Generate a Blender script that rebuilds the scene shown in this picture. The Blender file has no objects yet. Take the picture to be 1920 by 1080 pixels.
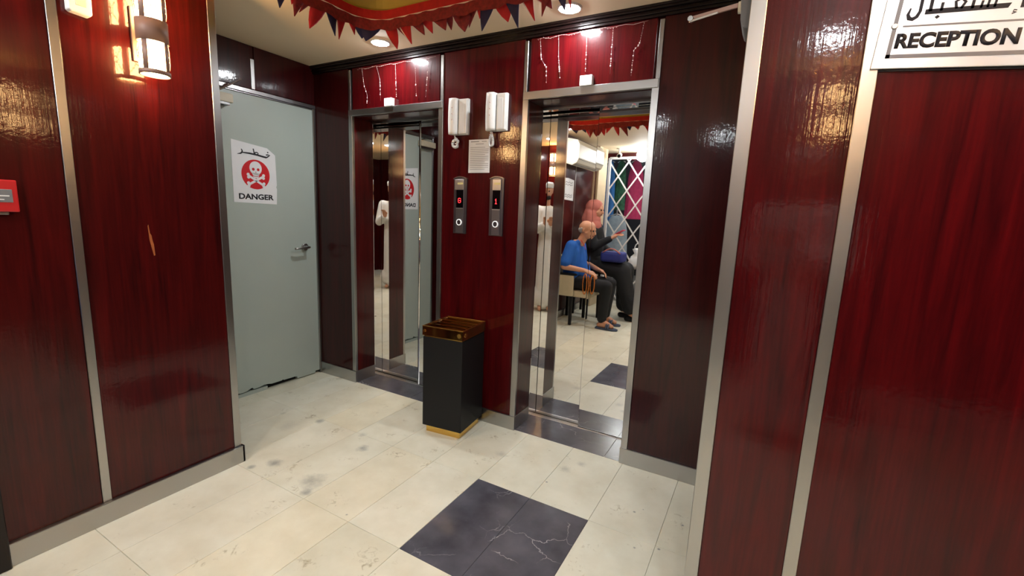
import bpy, bmesh, math, random
from mathutils import Vector, Matrix
random.seed(7)
S = bpy.context.scene
COL = S.collection
PI = math.pi

# ------------------------------------------------------------------ camera
def set_camera():
    yaw, pitch, roll = -0.5049, -0.1642, 0.0414
    F = Vector((math.sin(yaw)*math.cos(pitch), math.cos(yaw)*math.cos(pitch), math.sin(pitch)))
    R0 = Vector((math.cos(yaw), -math.sin(yaw), 0)); U0 = R0.cross(F)
    R = math.cos(roll)*R0 + math.sin(roll)*U0
    U = -math.sin(roll)*R0 + math.cos(roll)*U0
    cd = bpy.data.cameras.new('camera'); co = bpy.data.objects.new('camera', cd); COL.objects.link(co)
    m = Matrix((R, U, -F)).transposed().to_4x4(); m.translation = (3.1019, -2.3975, 1.3687)
    co.matrix_world = m
    cd.sensor_width = 36; cd.lens = 847.63*36/1920; cd.clip_start = .02
    S.camera = co
set_camera()
# ------------------------------------------------------------------ world and exposure
W = bpy.data.worlds.new('world'); S.world = W; W.use_nodes = True
W.node_tree.nodes['Background'].inputs[0].default_value = (.75, .85, 1, 1)
W.node_tree.nodes['Background'].inputs[1].default_value = .3
vs = S.view_settings
vs.view_transform = 'Standard'; vs.look = 'None'; vs.exposure = 0.34; vs.gamma = 1; vs.use_curve_mapping = False
DOWNLIGHT = 310        # brightness of the round ceiling lamps
SCONCE = 62            # brightness of the wall lantern glass
GLOBE = 90

# ------------------------------------------------------------------ geometry constants (metres)
H = 2.383
XL, XLR, XM, XMR = .376, 1.2294, 1.801, 2.5585      # outer edges of the lift surrounds
SW = .035                                           # width of steel strips
ZH = 2.048                                          # top of the lift head beams
A = .7904                                           # plane of the near left wall
YA, YE = -1.69, -1.13                               # its strip and its corner
YR, XS1, XS2 = -1.0, 3.0, 3.252                     # reception wall
TX, TY, TW, TL = 1.942, -.574, .30, .585            # floor tile grid

def srgb(r, g, b):
    f = lambda c: ((c/255+.055)/1.055)**2.4 if c > 10 else c/255/12.92
    return (f(r), f(g), f(b), 1)

# ------------------------------------------------------------------ materials
def newmat(name):
    m = bpy.data.materials.new(name); m.use_nodes = True
    return m, m.node_tree, m.node_tree.nodes['Principled BSDF']
def N(t, kind, **kw):
    n = t.nodes.new(kind)
    for k, v in kw.items():
        if k in n.inputs: n.inputs[k].default_value = v
        else: setattr(n, k, v)
    return n
def simple(name, col, rough=.5, metal=0, coat=0, emit=None, es=0, noise=.06, nscale=25, bump=0, spec=.5, trans=0):
    m, t, b = newmat(name)
    b.inputs['Roughness'].default_value = rough; b.inputs['Metallic'].default_value = metal
    b.inputs['Coat Weight'].default_value = coat; b.inputs['Coat Roughness'].default_value = .08
    b.inputs['Specular IOR Level'].default_value = spec
    b.inputs['Transmission Weight'].default_value = trans
    tc = N(t, 'ShaderNodeTexCoord'); nz = N(t, 'ShaderNodeTexNoise', Scale=nscale, Detail=4.0)
    t.links.new(tc.outputs['Object'], nz.inputs['Vector'])
    mx = N(t, 'ShaderNodeMixRGB', blend_type='MULTIPLY'); mx.inputs[0].default_value = 1
    mx.inputs[1].default_value = col
    rp = N(t, 'ShaderNodeMapRange'); rp.inputs[3].default_value = 1-noise*2; rp.inputs[4].default_value = 1+noise*.5
    t.links.new(nz.outputs['Fac'], rp.inputs[0]); t.links.new(rp.outputs[0], mx.inputs[2])
    t.links.new(mx.outputs[0], b.inputs['Base Color'])
    if bump:
        bp = N(t, 'ShaderNodeBump', Strength=bump, Distance=.002); t.links.new(nz.outputs['Fac'], bp.inputs['Height'])
        t.links.new(bp.outputs[0], b.inputs['Normal'])
    if emit: b.inputs['Emission Color'].default_value = emit; b.inputs['Emission Strength'].default_value = es
    return m

def lacquer(name, c0, c1, rough=.3, coat=.6, coatr=.07, bump=.12):
    m, t, b = newmat(name)
    tc = N(t, 'ShaderNodeTexCoord'); mp = N(t, 'ShaderNodeMapping'); mp.inputs['Scale'].default_value = (14, 14, .9)
    t.links.new(tc.outputs['Object'], mp.inputs[0])
    n1 = N(t, 'ShaderNodeTexNoise', Scale=1.6, Detail=7.0, Roughness=.6, Distortion=.8); t.links.new(mp.outputs[0], n1.inputs['Vector'])
    mp2 = N(t, 'ShaderNodeMapping'); mp2.inputs['Scale'].default_value = (90, 90, 4)
    t.links.new(tc.outputs['Object'], mp2.inputs[0])
    n2 = N(t, 'ShaderNodeTexNoise', Scale=1.5, Detail=3.0); t.links.new(mp2.outputs[0], n2.inputs['Vector'])
    ad = N(t, 'ShaderNodeMath', operation='MULTIPLY_ADD'); ad.inputs[1].default_value = .35
    t.links.new(n2.outputs['Fac'], ad.inputs[0]); t.links.new(n1.outputs['Fac'], ad.inputs[2])
    cr = N(t, 'ShaderNodeValToRGB'); cr.color_ramp.elements[0].position = .42; cr.color_ramp.elements[1].position = .95
    cr.color_ramp.elements[0].color = c0; cr.color_ramp.elements[1].color = c1
    t.links.new(ad.outputs[0], cr.inputs[0]); t.links.new(cr.outputs[0], b.inputs['Base Color'])
    b.inputs['Roughness'].default_value = rough; b.inputs['Coat Weight'].default_value = coat
    b.inputs['Coat Roughness'].default_value = coatr; b.inputs['Specular IOR Level'].default_value = .1
    b.inputs['Coat IOR'].default_value = 1.5
    n3 = N(t, 'ShaderNodeTexNoise', Scale=70.0, Detail=3.0); t.links.new(tc.outputs['Object'], n3.inputs['Vector'])
    mxh = N(t, 'ShaderNodeMath', operation='ADD'); t.links.new(n3.outputs['Fac'], mxh.inputs[0]); t.links.new(n2.outputs['Fac'], mxh.inputs[1])
    bp = N(t, 'ShaderNodeBump', Strength=bump, Distance=.002); t.links.new(mxh.outputs[0], bp.inputs['Height'])
    t.links.new(bp.outputs[0], b.inputs['Normal']); t.links.new(bp.outputs[0], b.inputs['Coat Normal'])
    return m

def brushed(name, col, rough=.25, scale=(4, 4, 4), bump=.03):
    m, t, b = newmat(name)
    b.inputs['Metallic'].default_value = 1; b.inputs['Base Color'].default_value = col
    tc = N(t, 'ShaderNodeTexCoord'); mp = N(t, 'ShaderNodeMapping'); mp.inputs['Scale'].default_value = scale
    t.links.new(tc.outputs['Object'], mp.inputs[0])
    nz = N(t, 'ShaderNodeTexNoise', Scale=6.0, Detail=3.0); t.links.new(mp.outputs[0], nz.inputs['Vector'])
    rp = N(t, 'ShaderNodeMapRange'); rp.inputs[3].default_value = rough*.92; rp.inputs[4].default_value = rough*1.08
    t.links.new(nz.outputs['Fac'], rp.inputs[0]); t.links.new(rp.outputs[0], b.inputs['Roughness'])
    if bump:
        bp = N(t, 'ShaderNodeBump', Strength=bump, Distance=.003); t.links.new(nz.outputs['Fac'], bp.inputs['Height'])
        t.links.new(bp.outputs[0], b.inputs['Normal'])
    return m

def cream_tile():
    m, t, b = newmat('cream_marble')
    g = N(t, 'ShaderNodeNewGeometry'); oi = N(t, 'ShaderNodeObjectInfo')
    n1 = N(t, 'ShaderNodeTexNoise', Scale=4.5, Detail=6.0, Roughness=.6); t.links.new(g.outputs['Position'], n1.inputs['Vector'])
    cr = N(t, 'ShaderNodeValToRGB')
    cr.color_ramp.elements[0].position = .3; cr.color_ramp.elements[0].color = srgb(220, 216, 196)
    cr.color_ramp.elements[1].position = .65; cr.color_ramp.elements[1].color = srgb(235, 233, 216)
    t.links.new(n1.outputs['Fac'], cr.inputs[0])
    # fine broken veining
    n2 = N(t, 'ShaderNodeTexNoise', Scale=26.0, Detail=5.0, Roughness=.65, Distortion=1.5); t.links.new(g.outputs['Position'], n2.inputs['Vector'])
    n2b = N(t, 'ShaderNodeTexNoise', Scale=6.0, Detail=2.0); t.links.new(g.outputs['Position'], n2b.inputs['Vector'])
    mm = N(t, 'ShaderNodeMath', operation='MULTIPLY'); t.links.new(n2.outputs['Fac'], mm.inputs[0]); t.links.new(n2b.outputs['Fac'], mm.inputs[1])
    v = N(t, 'ShaderNodeValToRGB'); v.color_ramp.elements[0].position = .35; v.color_ramp.elements[0].color = (0, 0, 0, 1)
    v.color_ramp.elements[1].position = .47; v.color_ramp.elements[1].color = (.75, .75, .75, 1)
    t.links.new(mm.outputs[0], v.inputs[0])
    m1 = N(t, 'ShaderNodeMixRGB'); m1.inputs[2].default_value = srgb(168, 158, 128)
    t.links.new(v.outputs[0], m1.inputs[0]); t.links.new(cr.outputs[0], m1.inputs[1])
    # each tile its own tone
    rr = N(t, 'ShaderNodeValToRGB'); e = rr.color_ramp.elements
    e[0].position = 0; e[0].color = (.90, .89, .85, 1); e[1].position = .25; e[1].color = (.97, .97, .95, 1)
    k = e.new(.8); k.color = (1, 1, 1, 1); k = e.new(.95); k.color = (1.0, .97, .91, 1)
    t.links.new(oi.outputs['Random'], rr.inputs[0])
    m2 = N(t, 'ShaderNodeMixRGB', blend_type='MULTIPLY'); m2.inputs[0].default_value = 1
    t.links.new(m1.outputs[0], m2.inputs[1]); t.links.new(rr.outputs[0], m2.inputs[2])
    # worn dark stains at their places on the floor
    last = m2.outputs[0]
    n3 = N(t, 'ShaderNodeTexNoise', Scale=14.0, Detail=5.0, Roughness=.7); t.links.new(g.outputs['Position'], n3.inputs['Vector'])
    for (x, y, r, s) in STAINS:
        d = N(t, 'ShaderNodeVectorMath', operation='DISTANCE'); d.inputs[1].default_value = (x, y, 0)
        t.links.new(g.outputs['Position'], d.inputs[0])
        a = N(t, 'ShaderNodeMath', operation='MULTIPLY_ADD'); a.inputs[1].default_value = r*1.6; t.links.new(n3.outputs['Fac'], a.inputs[0])
        neg = N(t, 'ShaderNodeMath', operation='MULTIPLY'); neg.inputs[1].default_value = -1; t.links.new(d.outputs['Value'], neg.inputs[0])
        t.links.new(neg.outputs[0], a.inputs[2])
        q = N(t, 'ShaderNodeMapRange'); q.inputs[1].default_value = 0; q.inputs[2].default_value = r*.75; q.inputs[3].default_value = 0; q.inputs[4].default_value = s
        t.links.new(a.outputs[0], q.inputs[0])
        mx = N(t, 'ShaderNodeMixRGB'); mx.inputs[2].default_value = srgb(120, 124, 122)
        t.links.new(q.outputs[0], mx.inputs[0]); t.links.new(last, mx.inputs[1]); last = mx.outputs[0]
    t.links.new(last, b.inputs['Base Color'])
    b.inputs['Roughness'].default_value = .32; b.inputs['Specular IOR Level'].default_value = .35
    return m

def dark_marble():
    m, t, b = newmat('dark_marble')
    g = N(t, 'ShaderNodeNewGeometry')
    n0 = N(t, 'ShaderNodeTexNoise', Scale=5.0, Detail=5.0); t.links.new(g.outputs['Position'], n0.inputs['Vector'])
    sc = N(t, 'ShaderNodeVectorMath', operation='SCALE'); sc.inputs['Scale'].default_value = .25; t.links.new(n0.outputs['Color'], sc.inputs[0])
    ad = N(t, 'ShaderNodeVectorMath', operation='ADD'); t.links.new(g.outputs['Position'], ad.inputs[0]); t.links.new(sc.outputs[0], ad.inputs[1])
    vo = N(t, 'ShaderNodeTexVoronoi', feature='DISTANCE_TO_EDGE', Scale=5.5); t.links.new(ad.outputs[0], vo.inputs['Vector'])
    c = N(t, 'ShaderNodeValToRGB'); c.color_ramp.elements[0].position = .0; c.color_ramp.elements[0].color = (1, 1, 1, 1)
    c.color_ramp.elements[1].position = .013; c.color_ramp.elements[1].color = (0, 0, 0, 1); t.links.new(vo.outputs['Distance'], c.inputs[0])
    n1 = N(t, 'ShaderNodeTexNoise', Scale=3.2, Detail=3.0); t.links.new(g.outputs['Position'], n1.inputs['Vector'])
    gate = N(t, 'ShaderNodeMapRange'); gate.inputs[1].default_value = .50; gate.inputs[2].default_value = .68; t.links.new(n1.outputs['Fac'], gate.inputs[0])
    mu = N(t, 'ShaderNodeMath', operation='MULTIPLY'); t.links.new(c.outputs[0], mu.inputs[0]); t.links.new(gate.outputs[0], mu.inputs[1])
    bc = N(t, 'ShaderNodeValToRGB'); bc.color_ramp.elements[0].position = .3; bc.color_ramp.elements[0].color = srgb(64, 65, 75)
    bc.color_ramp.elements[1].position = .7; bc.color_ramp.elements[1].color = srgb(98, 98, 108); t.links.new(n0.outputs['Fac'], bc.inputs[0])
    mx = N(t, 'ShaderNodeMixRGB'); mx.inputs[2].default_value = srgb(205, 205, 210); t.links.new(mu.outputs[0], mx.inputs[0]); t.links.new(bc.outputs[0], mx.inputs[1])
    t.links.new(mx.outputs[0], b.inputs['Base Color']); b.inputs['Roughness'].default_value = .22
    return m

STAINS = [(1.255, -1.05, .10, .5), (1.31, -1.12, .045, .6), (.951, -1.046, .06, .65), (.886, -1.137, .03, .6), (1.216, -.684, .05, .65), (1.097, -.573, .035, .3), (.741, -.599, .045, .6), (.447, -.658, .03, .3),
          (2.291, -.244, .05, .4), (2.346, -.144, .04, .35), (1.918, -.30, .05, .3), (.62, -.75, .09, .18),
          (2.255, -.408, .011, 1), (2.921, -.375, .010, 1), (2.709, -.40, .010, .9), (2.769, -.635, .009, .9), (2.859, -.589, .008, .9), (2.74, -.36, .008, .9), (1.60, -1.13, .009, .8)]
MT = {}
MT['red'] = lacquer('red_lacquered_wood', srgb(38, 3, 6), srgb(86, 7, 11))
MT['redbrown'] = lacquer('brown_red_lacquered_wood', srgb(38, 7, 8), srgb(80, 13, 13))
MT['shadedred'] = lacquer('shaded_red_lacquered_wood', srgb(34, 5, 7), srgb(66, 10, 11))  # red lacquer with shade put into its colour, for the panels beside lifts
MT['crown'] = lacquer('dark_crown_lacquer', srgb(14, 7, 8), srgb(28, 12, 11), rough=.3, coatr=.12)
MT['steel'] = brushed('brushed_steel', (.44, .435, .425, 1), .30, (45, 45, .6), bump=0)
MT['steel_dark'] = brushed('dark_steel', (.30, .30, .30, 1), .3)
MT['mirror'] = brushed('mirror_steel', (.80, .79, .77, 1), .012, bump=0)
MT['alu'] = brushed('aluminium', (.75, .75, .76, 1), .3)
MT['gold'] = brushed('gold_metal', (.80, .52, .14, 1), .18)
MT['goldbrown'] = brushed('brown_gold_mirror', (.38, .19, .06, 1), .08, bump=.01)
MT['cream'] = None
MT['cream'] = cream_tile(); MT['black'] = dark_marble()
MT['grout'] = simple('grout', srgb(216, 213, 198), .8)
MT['ceiling'] = simple('ceiling_paint', srgb(250, 231, 198), .7, noise=.03, nscale=3)
MT['olive'] = simple('olive_gold_paint', srgb(196, 176, 92), .6, noise=.1, nscale=6)
MT['doorgrey'] = simple('grey_door_paint', srgb(176, 188, 181), .36, noise=.03, nscale=5)
MT['white'] = simple('white_plastic', srgb(232, 230, 226), .35)
MT['whitep'] = simple('white_paper', srgb(232, 234, 236), .6, noise=.02)
MT['printred'] = simple('red_print', srgb(206, 22, 32), .5, noise=.03)
MT['ink'] = simple('black_ink', srgb(20, 22, 30), .5)
MT['greyink'] = simple('grey_ink', srgb(120, 122, 126), .6)
MT['matblack'] = simple('matte_black', srgb(25, 25, 27), .45, noise=.05, spec=.22)
MT['void'] = simple('dark_gap', srgb(8, 8, 8), .9)
MT['brushwhite'] = simple('off_white', srgb(214, 206, 184), .5)
MT['chip'] = simple('bare_wood', srgb(176, 96, 46), .7, noise=.2)
MT['callred'] = simple('red_plastic', srgb(196, 30, 36), .35, coat=.4)
MT['signplate'] = brushed('satin_sign_plate', (.86, .87, .90, 1), .33, bump=.0)
MT['signink'] = simple('sign_ink', srgb(36, 34, 40), .7, spec=.2)
MT['signframe'] = simple('sign_frame_line', srgb(112, 108, 110), .35)
MT['led'] = simple('red_led', (1, .02, .02, 1), .4, emit=(1, .03, .04, 1), es=3.0)
MT['ringlight'] = simple('button_ring', srgb(225, 225, 225), .3, emit=(1, 1, 1, 1), es=.35)
MT['panelgrey'] = brushed('panel_metal', (.27, .265, .29, 1), .35)
MT['paneldark'] = brushed('panel_side_metal', (.16, .15, .17, 1), .35)
MT['brandplate'] = simple('yellowish_plate', srgb(208, 200, 140), .5)
MT['blackgloss'] = simple('black_glass', srgb(6, 6, 8), .12)
MT['lamp'] = simple('lamp_lens', (1, 1, 1, 1), .5, emit=(.93, .97, 1, 1), es=DOWNLIGHT)
MT['sconceglass'] = simple('lantern_glass', (1, .8, .5, 1), .5, emit=(1, .60, .24, 1), es=SCONCE)
MT['lampmetal'] = simple('dark_bronze', srgb(146, 116, 104), .55, metal=.2)
MT['globe'] = simple('globe_glass', (1, 1, 1, 1), .5, emit=(.9, .96, 1, 1), es=GLOBE)
MT['bead'] = simple('clear_white_bead', srgb(226, 200, 196), .15, coat=.6)
MT['flagred'] = simple('red_cloth', srgb(196, 22, 26), .75, noise=.25, nscale=30)
MT['flagdark'] = simple('maroon_patterned_cloth', srgb(150, 34, 36), .75, noise=.42, nscale=70)
MT['flagnavy'] = simple('navy_cloth', srgb(44, 36, 78), .75, noise=.3, nscale=40)
MT['flagwhite'] = simple('white_cloth', srgb(226, 206, 196), .75)
MT['skin'] = simple('skin', srgb(206, 150, 118), .55, noise=.05)
MT['lips'] = simple('lips', srgb(150, 82, 74), .5)
MT['blue'] = simple('blue_polo_cloth', srgb(22, 96, 190), .8, noise=.12, nscale=14)
MT['blackcloth'] = simple('black_cloth', srgb(20, 20, 24), .85, noise=.15)
MT['navycloth'] = simple('navy_bag_cloth', srgb(46, 54, 128), .75, noise=.15)
MT['pinkcloth'] = simple('dusty_pink_cloth', srgb(196, 116, 104), .85, noise=.12)
MT['thobe'] = simple('white_thobe_cloth', srgb(226, 224, 218), .8, noise=.05)
MT['greyhair'] = simple('grey_hair', srgb(196, 192, 186), .8, noise=.3, nscale=80)
MT['darkhair'] = simple('dark_hair', srgb(28, 22, 20), .7)
MT['slipper'] = simple('slate_rubber', srgb(72, 82, 104), .6)
MT['beige'] = simple('beige_leatherette', srgb(204, 192, 160), .5)
MT['orange'] = simple('amber_bead', srgb(206, 118, 30), .3, coat=.4)
MT['hotpink'] = simple('pink_case', srgb(220, 40, 84), .4)
MT['curtain'] = simple('beige_column_paint', srgb(210, 190, 158), .6, noise=.1, nscale=5)
MT['acwhite'] = simple('aged_white_plastic', srgb(222, 216, 198), .4)
MT['lattice'] = simple('white_lattice_paint', srgb(232, 230, 230), .4)
MT['gblue'] = simple('sky_blue_cloth', srgb(70, 140, 216), .8, noise=.2)
MT['gmag'] = simple('magenta_cloth', srgb(204, 60, 110), .8, noise=.2)
MT['ggrey'] = simple('pale_blue_cloth', srgb(168, 186, 200), .8, noise=.2)
MT['ggreen'] = simple('green_patterned_cloth', srgb(70, 130, 96), .8, noise=.5, nscale=20)
MT['wood'] = simple('orange_wood', srgb(190, 110, 40), .5, noise=.2)
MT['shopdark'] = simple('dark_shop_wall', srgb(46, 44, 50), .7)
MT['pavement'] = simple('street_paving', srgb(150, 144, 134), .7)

# ------------------------------------------------------------------ mesh builder
class MB:
    def __init__(s): s.v = []; s.f = []; s.sm = []
    def add(s, vs_, fs_, smooth=False):
        o = len(s.v); s.v += [tuple(v) for v in vs_]
        for f in fs_: s.f.append(tuple(i+o for i in f)); s.sm.append(smooth)
        return s
    def box(s, x0, x1, y0, y1, z0, z1):
        x0, x1 = min(x0, x1), max(x0, x1); y0, y1 = min(y0, y1), max(y0, y1); z0, z1 = min(z0, z1), max(z0, z1)
        return s.add([(x0,y0,z0),(x1,y0,z0),(x1,y1,z0),(x0,y1,z0),(x0,y0,z1),(x1,y0,z1),(x1,y1,z1),(x0,y1,z1)],
                     [(0,3,2,1),(4,5,6,7),(0,1,5,4),(1,2,6,5),(2,3,7,6),(3,0,4,7)])
    def bar(s, p, q, w, h=None, up=(0,0,1)):
        h = h or w; p, q = Vector(p), Vector(q); d = (q-p).normalized(); u = Vector(up)
        if abs(d.dot(u)) > .98: u = Vector((1,0,0))
        a = d.cross(u).normalized()*w/2; b = a.cross(d).normalized()*h/2
        vs_ = [p-a-b, p+a-b, p+a+b, p-a+b, q-a-b, q+a-b, q+a+b, q-a+b]
        return s.add(vs_, [(0,1,2,3),(7,6,5,4),(0,4,5,1),(1,5,6,2),(2,6,7,3),(3,7,4,0)])
    def cyl(s, p, q, r0, r1=None, n=16, cap=True):
        r1 = r0 if r1 is None else r1; p, q = Vector(p), Vector(q); d = (q-p).normalized()
        u = Vector((0,0,1)) if abs(d.z) < .9 else Vector((1,0,0)); a = d.cross(u).normalized(); b = d.cross(a)
        vs_ = []
        for c, r in ((p, r0), (q, r1)):
            for i in range(n): t = 2*PI*i/n; vs_.append(c+(a*math.cos(t)+b*math.sin(t))*r)
        s.add(vs_, [(i, i+n, (i+1) % n+n, (i+1) % n) for i in range(n)], True)
        if cap:
            o = len(s.v)-2*n
            s.f.append(tuple(o+i for i in range(n))); s.f.append(tuple(o+n+i for i in reversed(range(n)))); s.sm += [False, False]
        return s
    def lathe(s, prof, n=24, c=(0,0,0)):
        vs_ = []
        for r, z in prof:
            for i in range(n): t = 2*PI*i/n; vs_.append((c[0]+r*math.cos(t), c[1]+r*math.sin(t), c[2]+z))
        fs_ = []
        for k in range(len(prof)-1):
            for i in range(n): fs_.append((k*n+i, k*n+(i+1) % n, (k+1)*n+(i+1) % n, (k+1)*n+i))
        return s.add(vs_, fs_, True)
    def sphere(s, c, r, n=12, m=8):
        if not isinstance(r, (tuple, list)): r = (r, r, r)
        vs_ = [(c[0], c[1], c[2]-r[2])]
        for k in range(1, m):
            a = -PI/2+PI*k/m
            for i in range(n): t = 2*PI*i/n; vs_.append((c[0]+r[0]*math.cos(a)*math.cos(t), c[1]+r[1]*math.cos(a)*math.sin(t), c[2]+r[2]*math.sin(a)))
        vs_.append((c[0], c[1], c[2]+r[2])); L = len(vs_)-1; fs_ = []
        for i in range(n): fs_.append((0, 1+(i+1) % n, 1+i)); fs_.append((L, L-n+i, L-n+(i+1) % n))
        for k in range(m-2):
            for i in range(n): fs_.append((1+k*n+i, 1+k*n+(i+1) % n, 1+(k+1)*n+(i+1) % n, 1+(k+1)*n+i))
        return s.add(vs_, fs_, True)
    def capsule(s, p, q, r0, r1=None, n=12):
        r1 = r0 if r1 is None else r1
        s.cyl(p, q, r0, r1, n); s.sphere(p, r0, n, 8); s.sphere(q, r1, n, 8); return s
    def tube(s, pts, r, n=8, closed=False):
        P = [Vector(p) for p in pts]; vs_ = []; L = len(P)
        up = Vector((0.13,0.31,.94)).normalized()
        for i, p in enumerate(P):
            d = (P[(i+1) % L if closed else min(i+1, L-1)]-P[(i-1) % L if closed else max(i-1, 0)]).normalized()
            if abs(d.dot(up)) > .97: up = Vector((1,.2,0)).normalized()
            a = d.cross(up).normalized(); b = a.cross(d)
            for k in range(n): t = 2*PI*k/n; vs_.append(p+(a*math.cos(t)+b*math.sin(t))*r)
        fs_ = []
        for i in range(L if closed else L-1):
            j = (i+1) % L
            for k in range(n): fs_.append((i*n+k, i*n+(k+1) % n, j*n+(k+1) % n, j*n+k))
        s.add(vs_, fs_, True)
        if not closed:
            o = len(s.v)-L*n; s.f.append(tuple(o+k for k in reversed(range(n)))); s.f.append(tuple(o+(L-1)*n+k for k in range(n))); s.sm += [False, False]
        return s
    def prism(s, poly, y0, y1):            # polygon in local x,z pushed through y
        n = len(poly); vs_ = [(x, y0, z) for x, z in poly]+[(x, y1, z) for x, z in poly]
        return s.add(vs_, [tuple(range(n)), tuple(reversed(range(n, 2*n)))]+[(i, i+n, (i+1) % n+n, (i+1) % n) for i in range(n)])
    def stroke(s, pts, w, y0, y1):         # flat pen stroke in local x,z
        L = len(pts); a = []; b = []
        for i in range(L):
            p, q = Vector(pts[max(i-1, 0)]), Vector(pts[min(i+1, L-1)]); d = (q-p).normalized(); nrm = Vector((-d.y, d.x))
            ww = (w[i] if isinstance(w, (list, tuple)) else w)/2
            c = Vector(pts[i]); a.append(c+nrm*ww); b.append(c-nrm*ww)
        for i in range(L-1): s.prism([tuple(b[i]), tuple(b[i+1]), tuple(a[i+1]), tuple(a[i])], y0, y1)
        return s
    def build(s, name, mat, parent=None, bevel=0, seg=2, smooth=None):
        me = bpy.data.meshes.new(name); me.from_pydata(s.v, [], s.f); 
        for p, q in zip(me.polygons, s.sm): p.use_smooth = q if smooth is None else smooth
        bm = bmesh.new(); bm.from_mesh(me); bmesh.ops.recalc_face_normals(bm, faces=bm.faces)
        if bevel:
            ed = [e for e in bm.edges if len(e.link_faces) == 2 and e.calc_face_angle(0) > .6]
            bmesh.ops.bevel(bm, geom=ed, offset=bevel, segments=seg, profile=.6, affect='EDGES', clamp_overlap=True)
        bm.to_mesh(me); bm.free(); me.update()
        return mk(name, me, mat, parent)
def mk(name, me, mat, parent=None):
    me.materials.clear(); me.materials.append(MT[mat])
    o = bpy.data.objects.new(name, me); COL.objects.link(o)
    if parent: o.parent = parent
    return o
def tag(o, label=None, cat=None, group=None, kind=None):
    if label: o['label'] = label
    if cat: o['category'] = cat
    if group: o['group'] = group
    if kind: o['kind'] = kind
    return o
def thing(name, label, cat, loc=(0,0,0), rotz=0, group=None, roty=0):
    o = bpy.data.objects.new(name, None); COL.objects.link(o); o.empty_display_size = .05
    o.location = loc; o.rotation_euler = (0, roty, rotz)
    return tag(o, label, cat, group)
def struct(name, mb, mat, label=None, bevel=0):
    return tag(mb.build(name, mat, None, bevel), label, kind='structure')
def lettering(name, text, height, width, mat, parent, x, y, z, bold=.0, th=.0006):
    """text whose capitals are `height` tall, squeezed to `width`, lower left at x,z in local x,z plane"""
    c = bpy.data.curves.new(name, 'FONT'); c.body = text; c.size = 1; c.offset = bold; c.resolution_u = 4
    o = bpy.data.objects.new(name, c); COL.objects.link(o)
    bpy.context.view_layer.update()
    me = bpy.data.meshes.new_from_object(o.evaluated_get(bpy.context.evaluated_depsgraph_get()))
    bpy.data.objects.remove(o); bpy.data.curves.remove(c)
    xs = [v.co.x for v in me.vertices]; ys = [v.co.y for v in me.vertices]
    sx = width/(max(xs)-min(xs)); sy = height/(max(ys)-min(ys)); mx, my = min(xs), min(ys)
    for v in me.vertices: v.co = Vector((x+(v.co.x-mx)*sx, y, z+(v.co.y-my)*sy))
    bm = bmesh.new(); bm.from_mesh(me)
    r = bmesh.ops.extrude_face_region(bm, geom=list(bm.faces))
    for e in r['geom']:
        if isinstance(e, bmesh.types.BMVert): e.co.y -= th
    bmesh.ops.recalc_face_normals(bm, faces=bm.faces); bm.to_mesh(me); bm.free(); me.name = name
    return mk(name, me, mat, parent)
def circle(cx, cz, r, n=28, rz=None):
    return [(cx+r*math.cos(2*PI*i/n), cz+(rz or r)*math.sin(2*PI*i/n)) for i in range(n)]

# ================================================================== FLOOR
fl = struct('floor', MB().box(-.3, 5.3, -8.0, .6, -.06, -.004), 'grout', 'cream marble tiled lobby floor')
tile_mesh = None; black_mesh = None
def tile_me(mat):
    mb = MB().box(0, TW-.0016, 0, TL-.0016, -.012, 0)
    o = mb.build('floor_tile', mat, fl, .0008, 1); return o
k0 = -7
tiles = 0
for i in range(k0, 11):
    for j in range(-6, 1):
        x = TX+i*TW; y = TY-TL+j*TL+TL
        dark = i in (0, 1) and j == -1
        y = TY+j*TL
        if x > 3.0 and y > -.9: continue
        if x < A-.3 and y < -1.7: continue
        if dark:
            if black_mesh is None: o = tile_me('black'); black_mesh = o.data
            else: o = bpy.data.objects.new('floor_tile', black_mesh); COL.objects.link(o); o.parent = fl
            o['label'] = 'dark veined marble floor tile'
        else:
            if tile_mesh is None: o = tile_me('cream'); tile_mesh = o.data
            else: o = bpy.data.objects.new('floor_tile', tile_mesh); COL.objects.link(o); o.parent = fl
        o.location = (x+.0008, y+.0008, 0); tiles += 1
# dark marble thresholds of both lifts
for (x0, xj, x1, ye) in ((XL+.0, .955, XLR-.0, .219), (XM+.0, 2.43, XMR, .255)):
    for a, b in ((x0, xj), (xj, x1)):
        tag(MB().box(a+.001, b-.001, .0, ye, -.012, .0008).build('threshold_tile', 'black', fl, .0008, 1), 'dark veined marble threshold tile')

# ================================================================== BACK WALL WITH TWO LIFTS
OL = [(XL+SW, XLR-SW), (XM+SW, XMR-SW)]
core = MB()
core.box(-.15, OL[0][0]-.006, .015, .6, 0, H); core.box(OL[0][1]+.006, OL[1][0]-.006, .015, .6, 0, H); core.box(OL[1][1]+.006, 3.05, .015, .6, 0, H)
for a, b in OL: core.box(a-.006, b+.006, .015, .6, ZH-.03, H)
for a, b in OL: core.box(a-.006, b+.006, .5, .6, 0, ZH)
wb = struct('wall_back', core, 'shadedred', 'dark red lacquered wall around the two lifts')
def panel(parent, x0, x1, y0, y1, z0, z1, mat): return MB().box(x0, x1, y0, y1, z0, z1).build('wood_panel', mat, parent, .0015, 1)
def strip(parent, x0, x1, y0, y1, z0, z1, mat='steel'): return MB().box(x0, x1, y0, y1, z0, z1).build('steel_strip', mat, parent, .0015, 1)
ZC = 2.332
panel(wb, 0.0, XL, 0, .015, .085, ZC, 'shadedred')
panel(wb, XLR, XM, 0, .015, .085, ZC, 'red')
panel(wb, XMR, 3.0, 0, .015, .085, ZC, 'shadedred')
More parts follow.
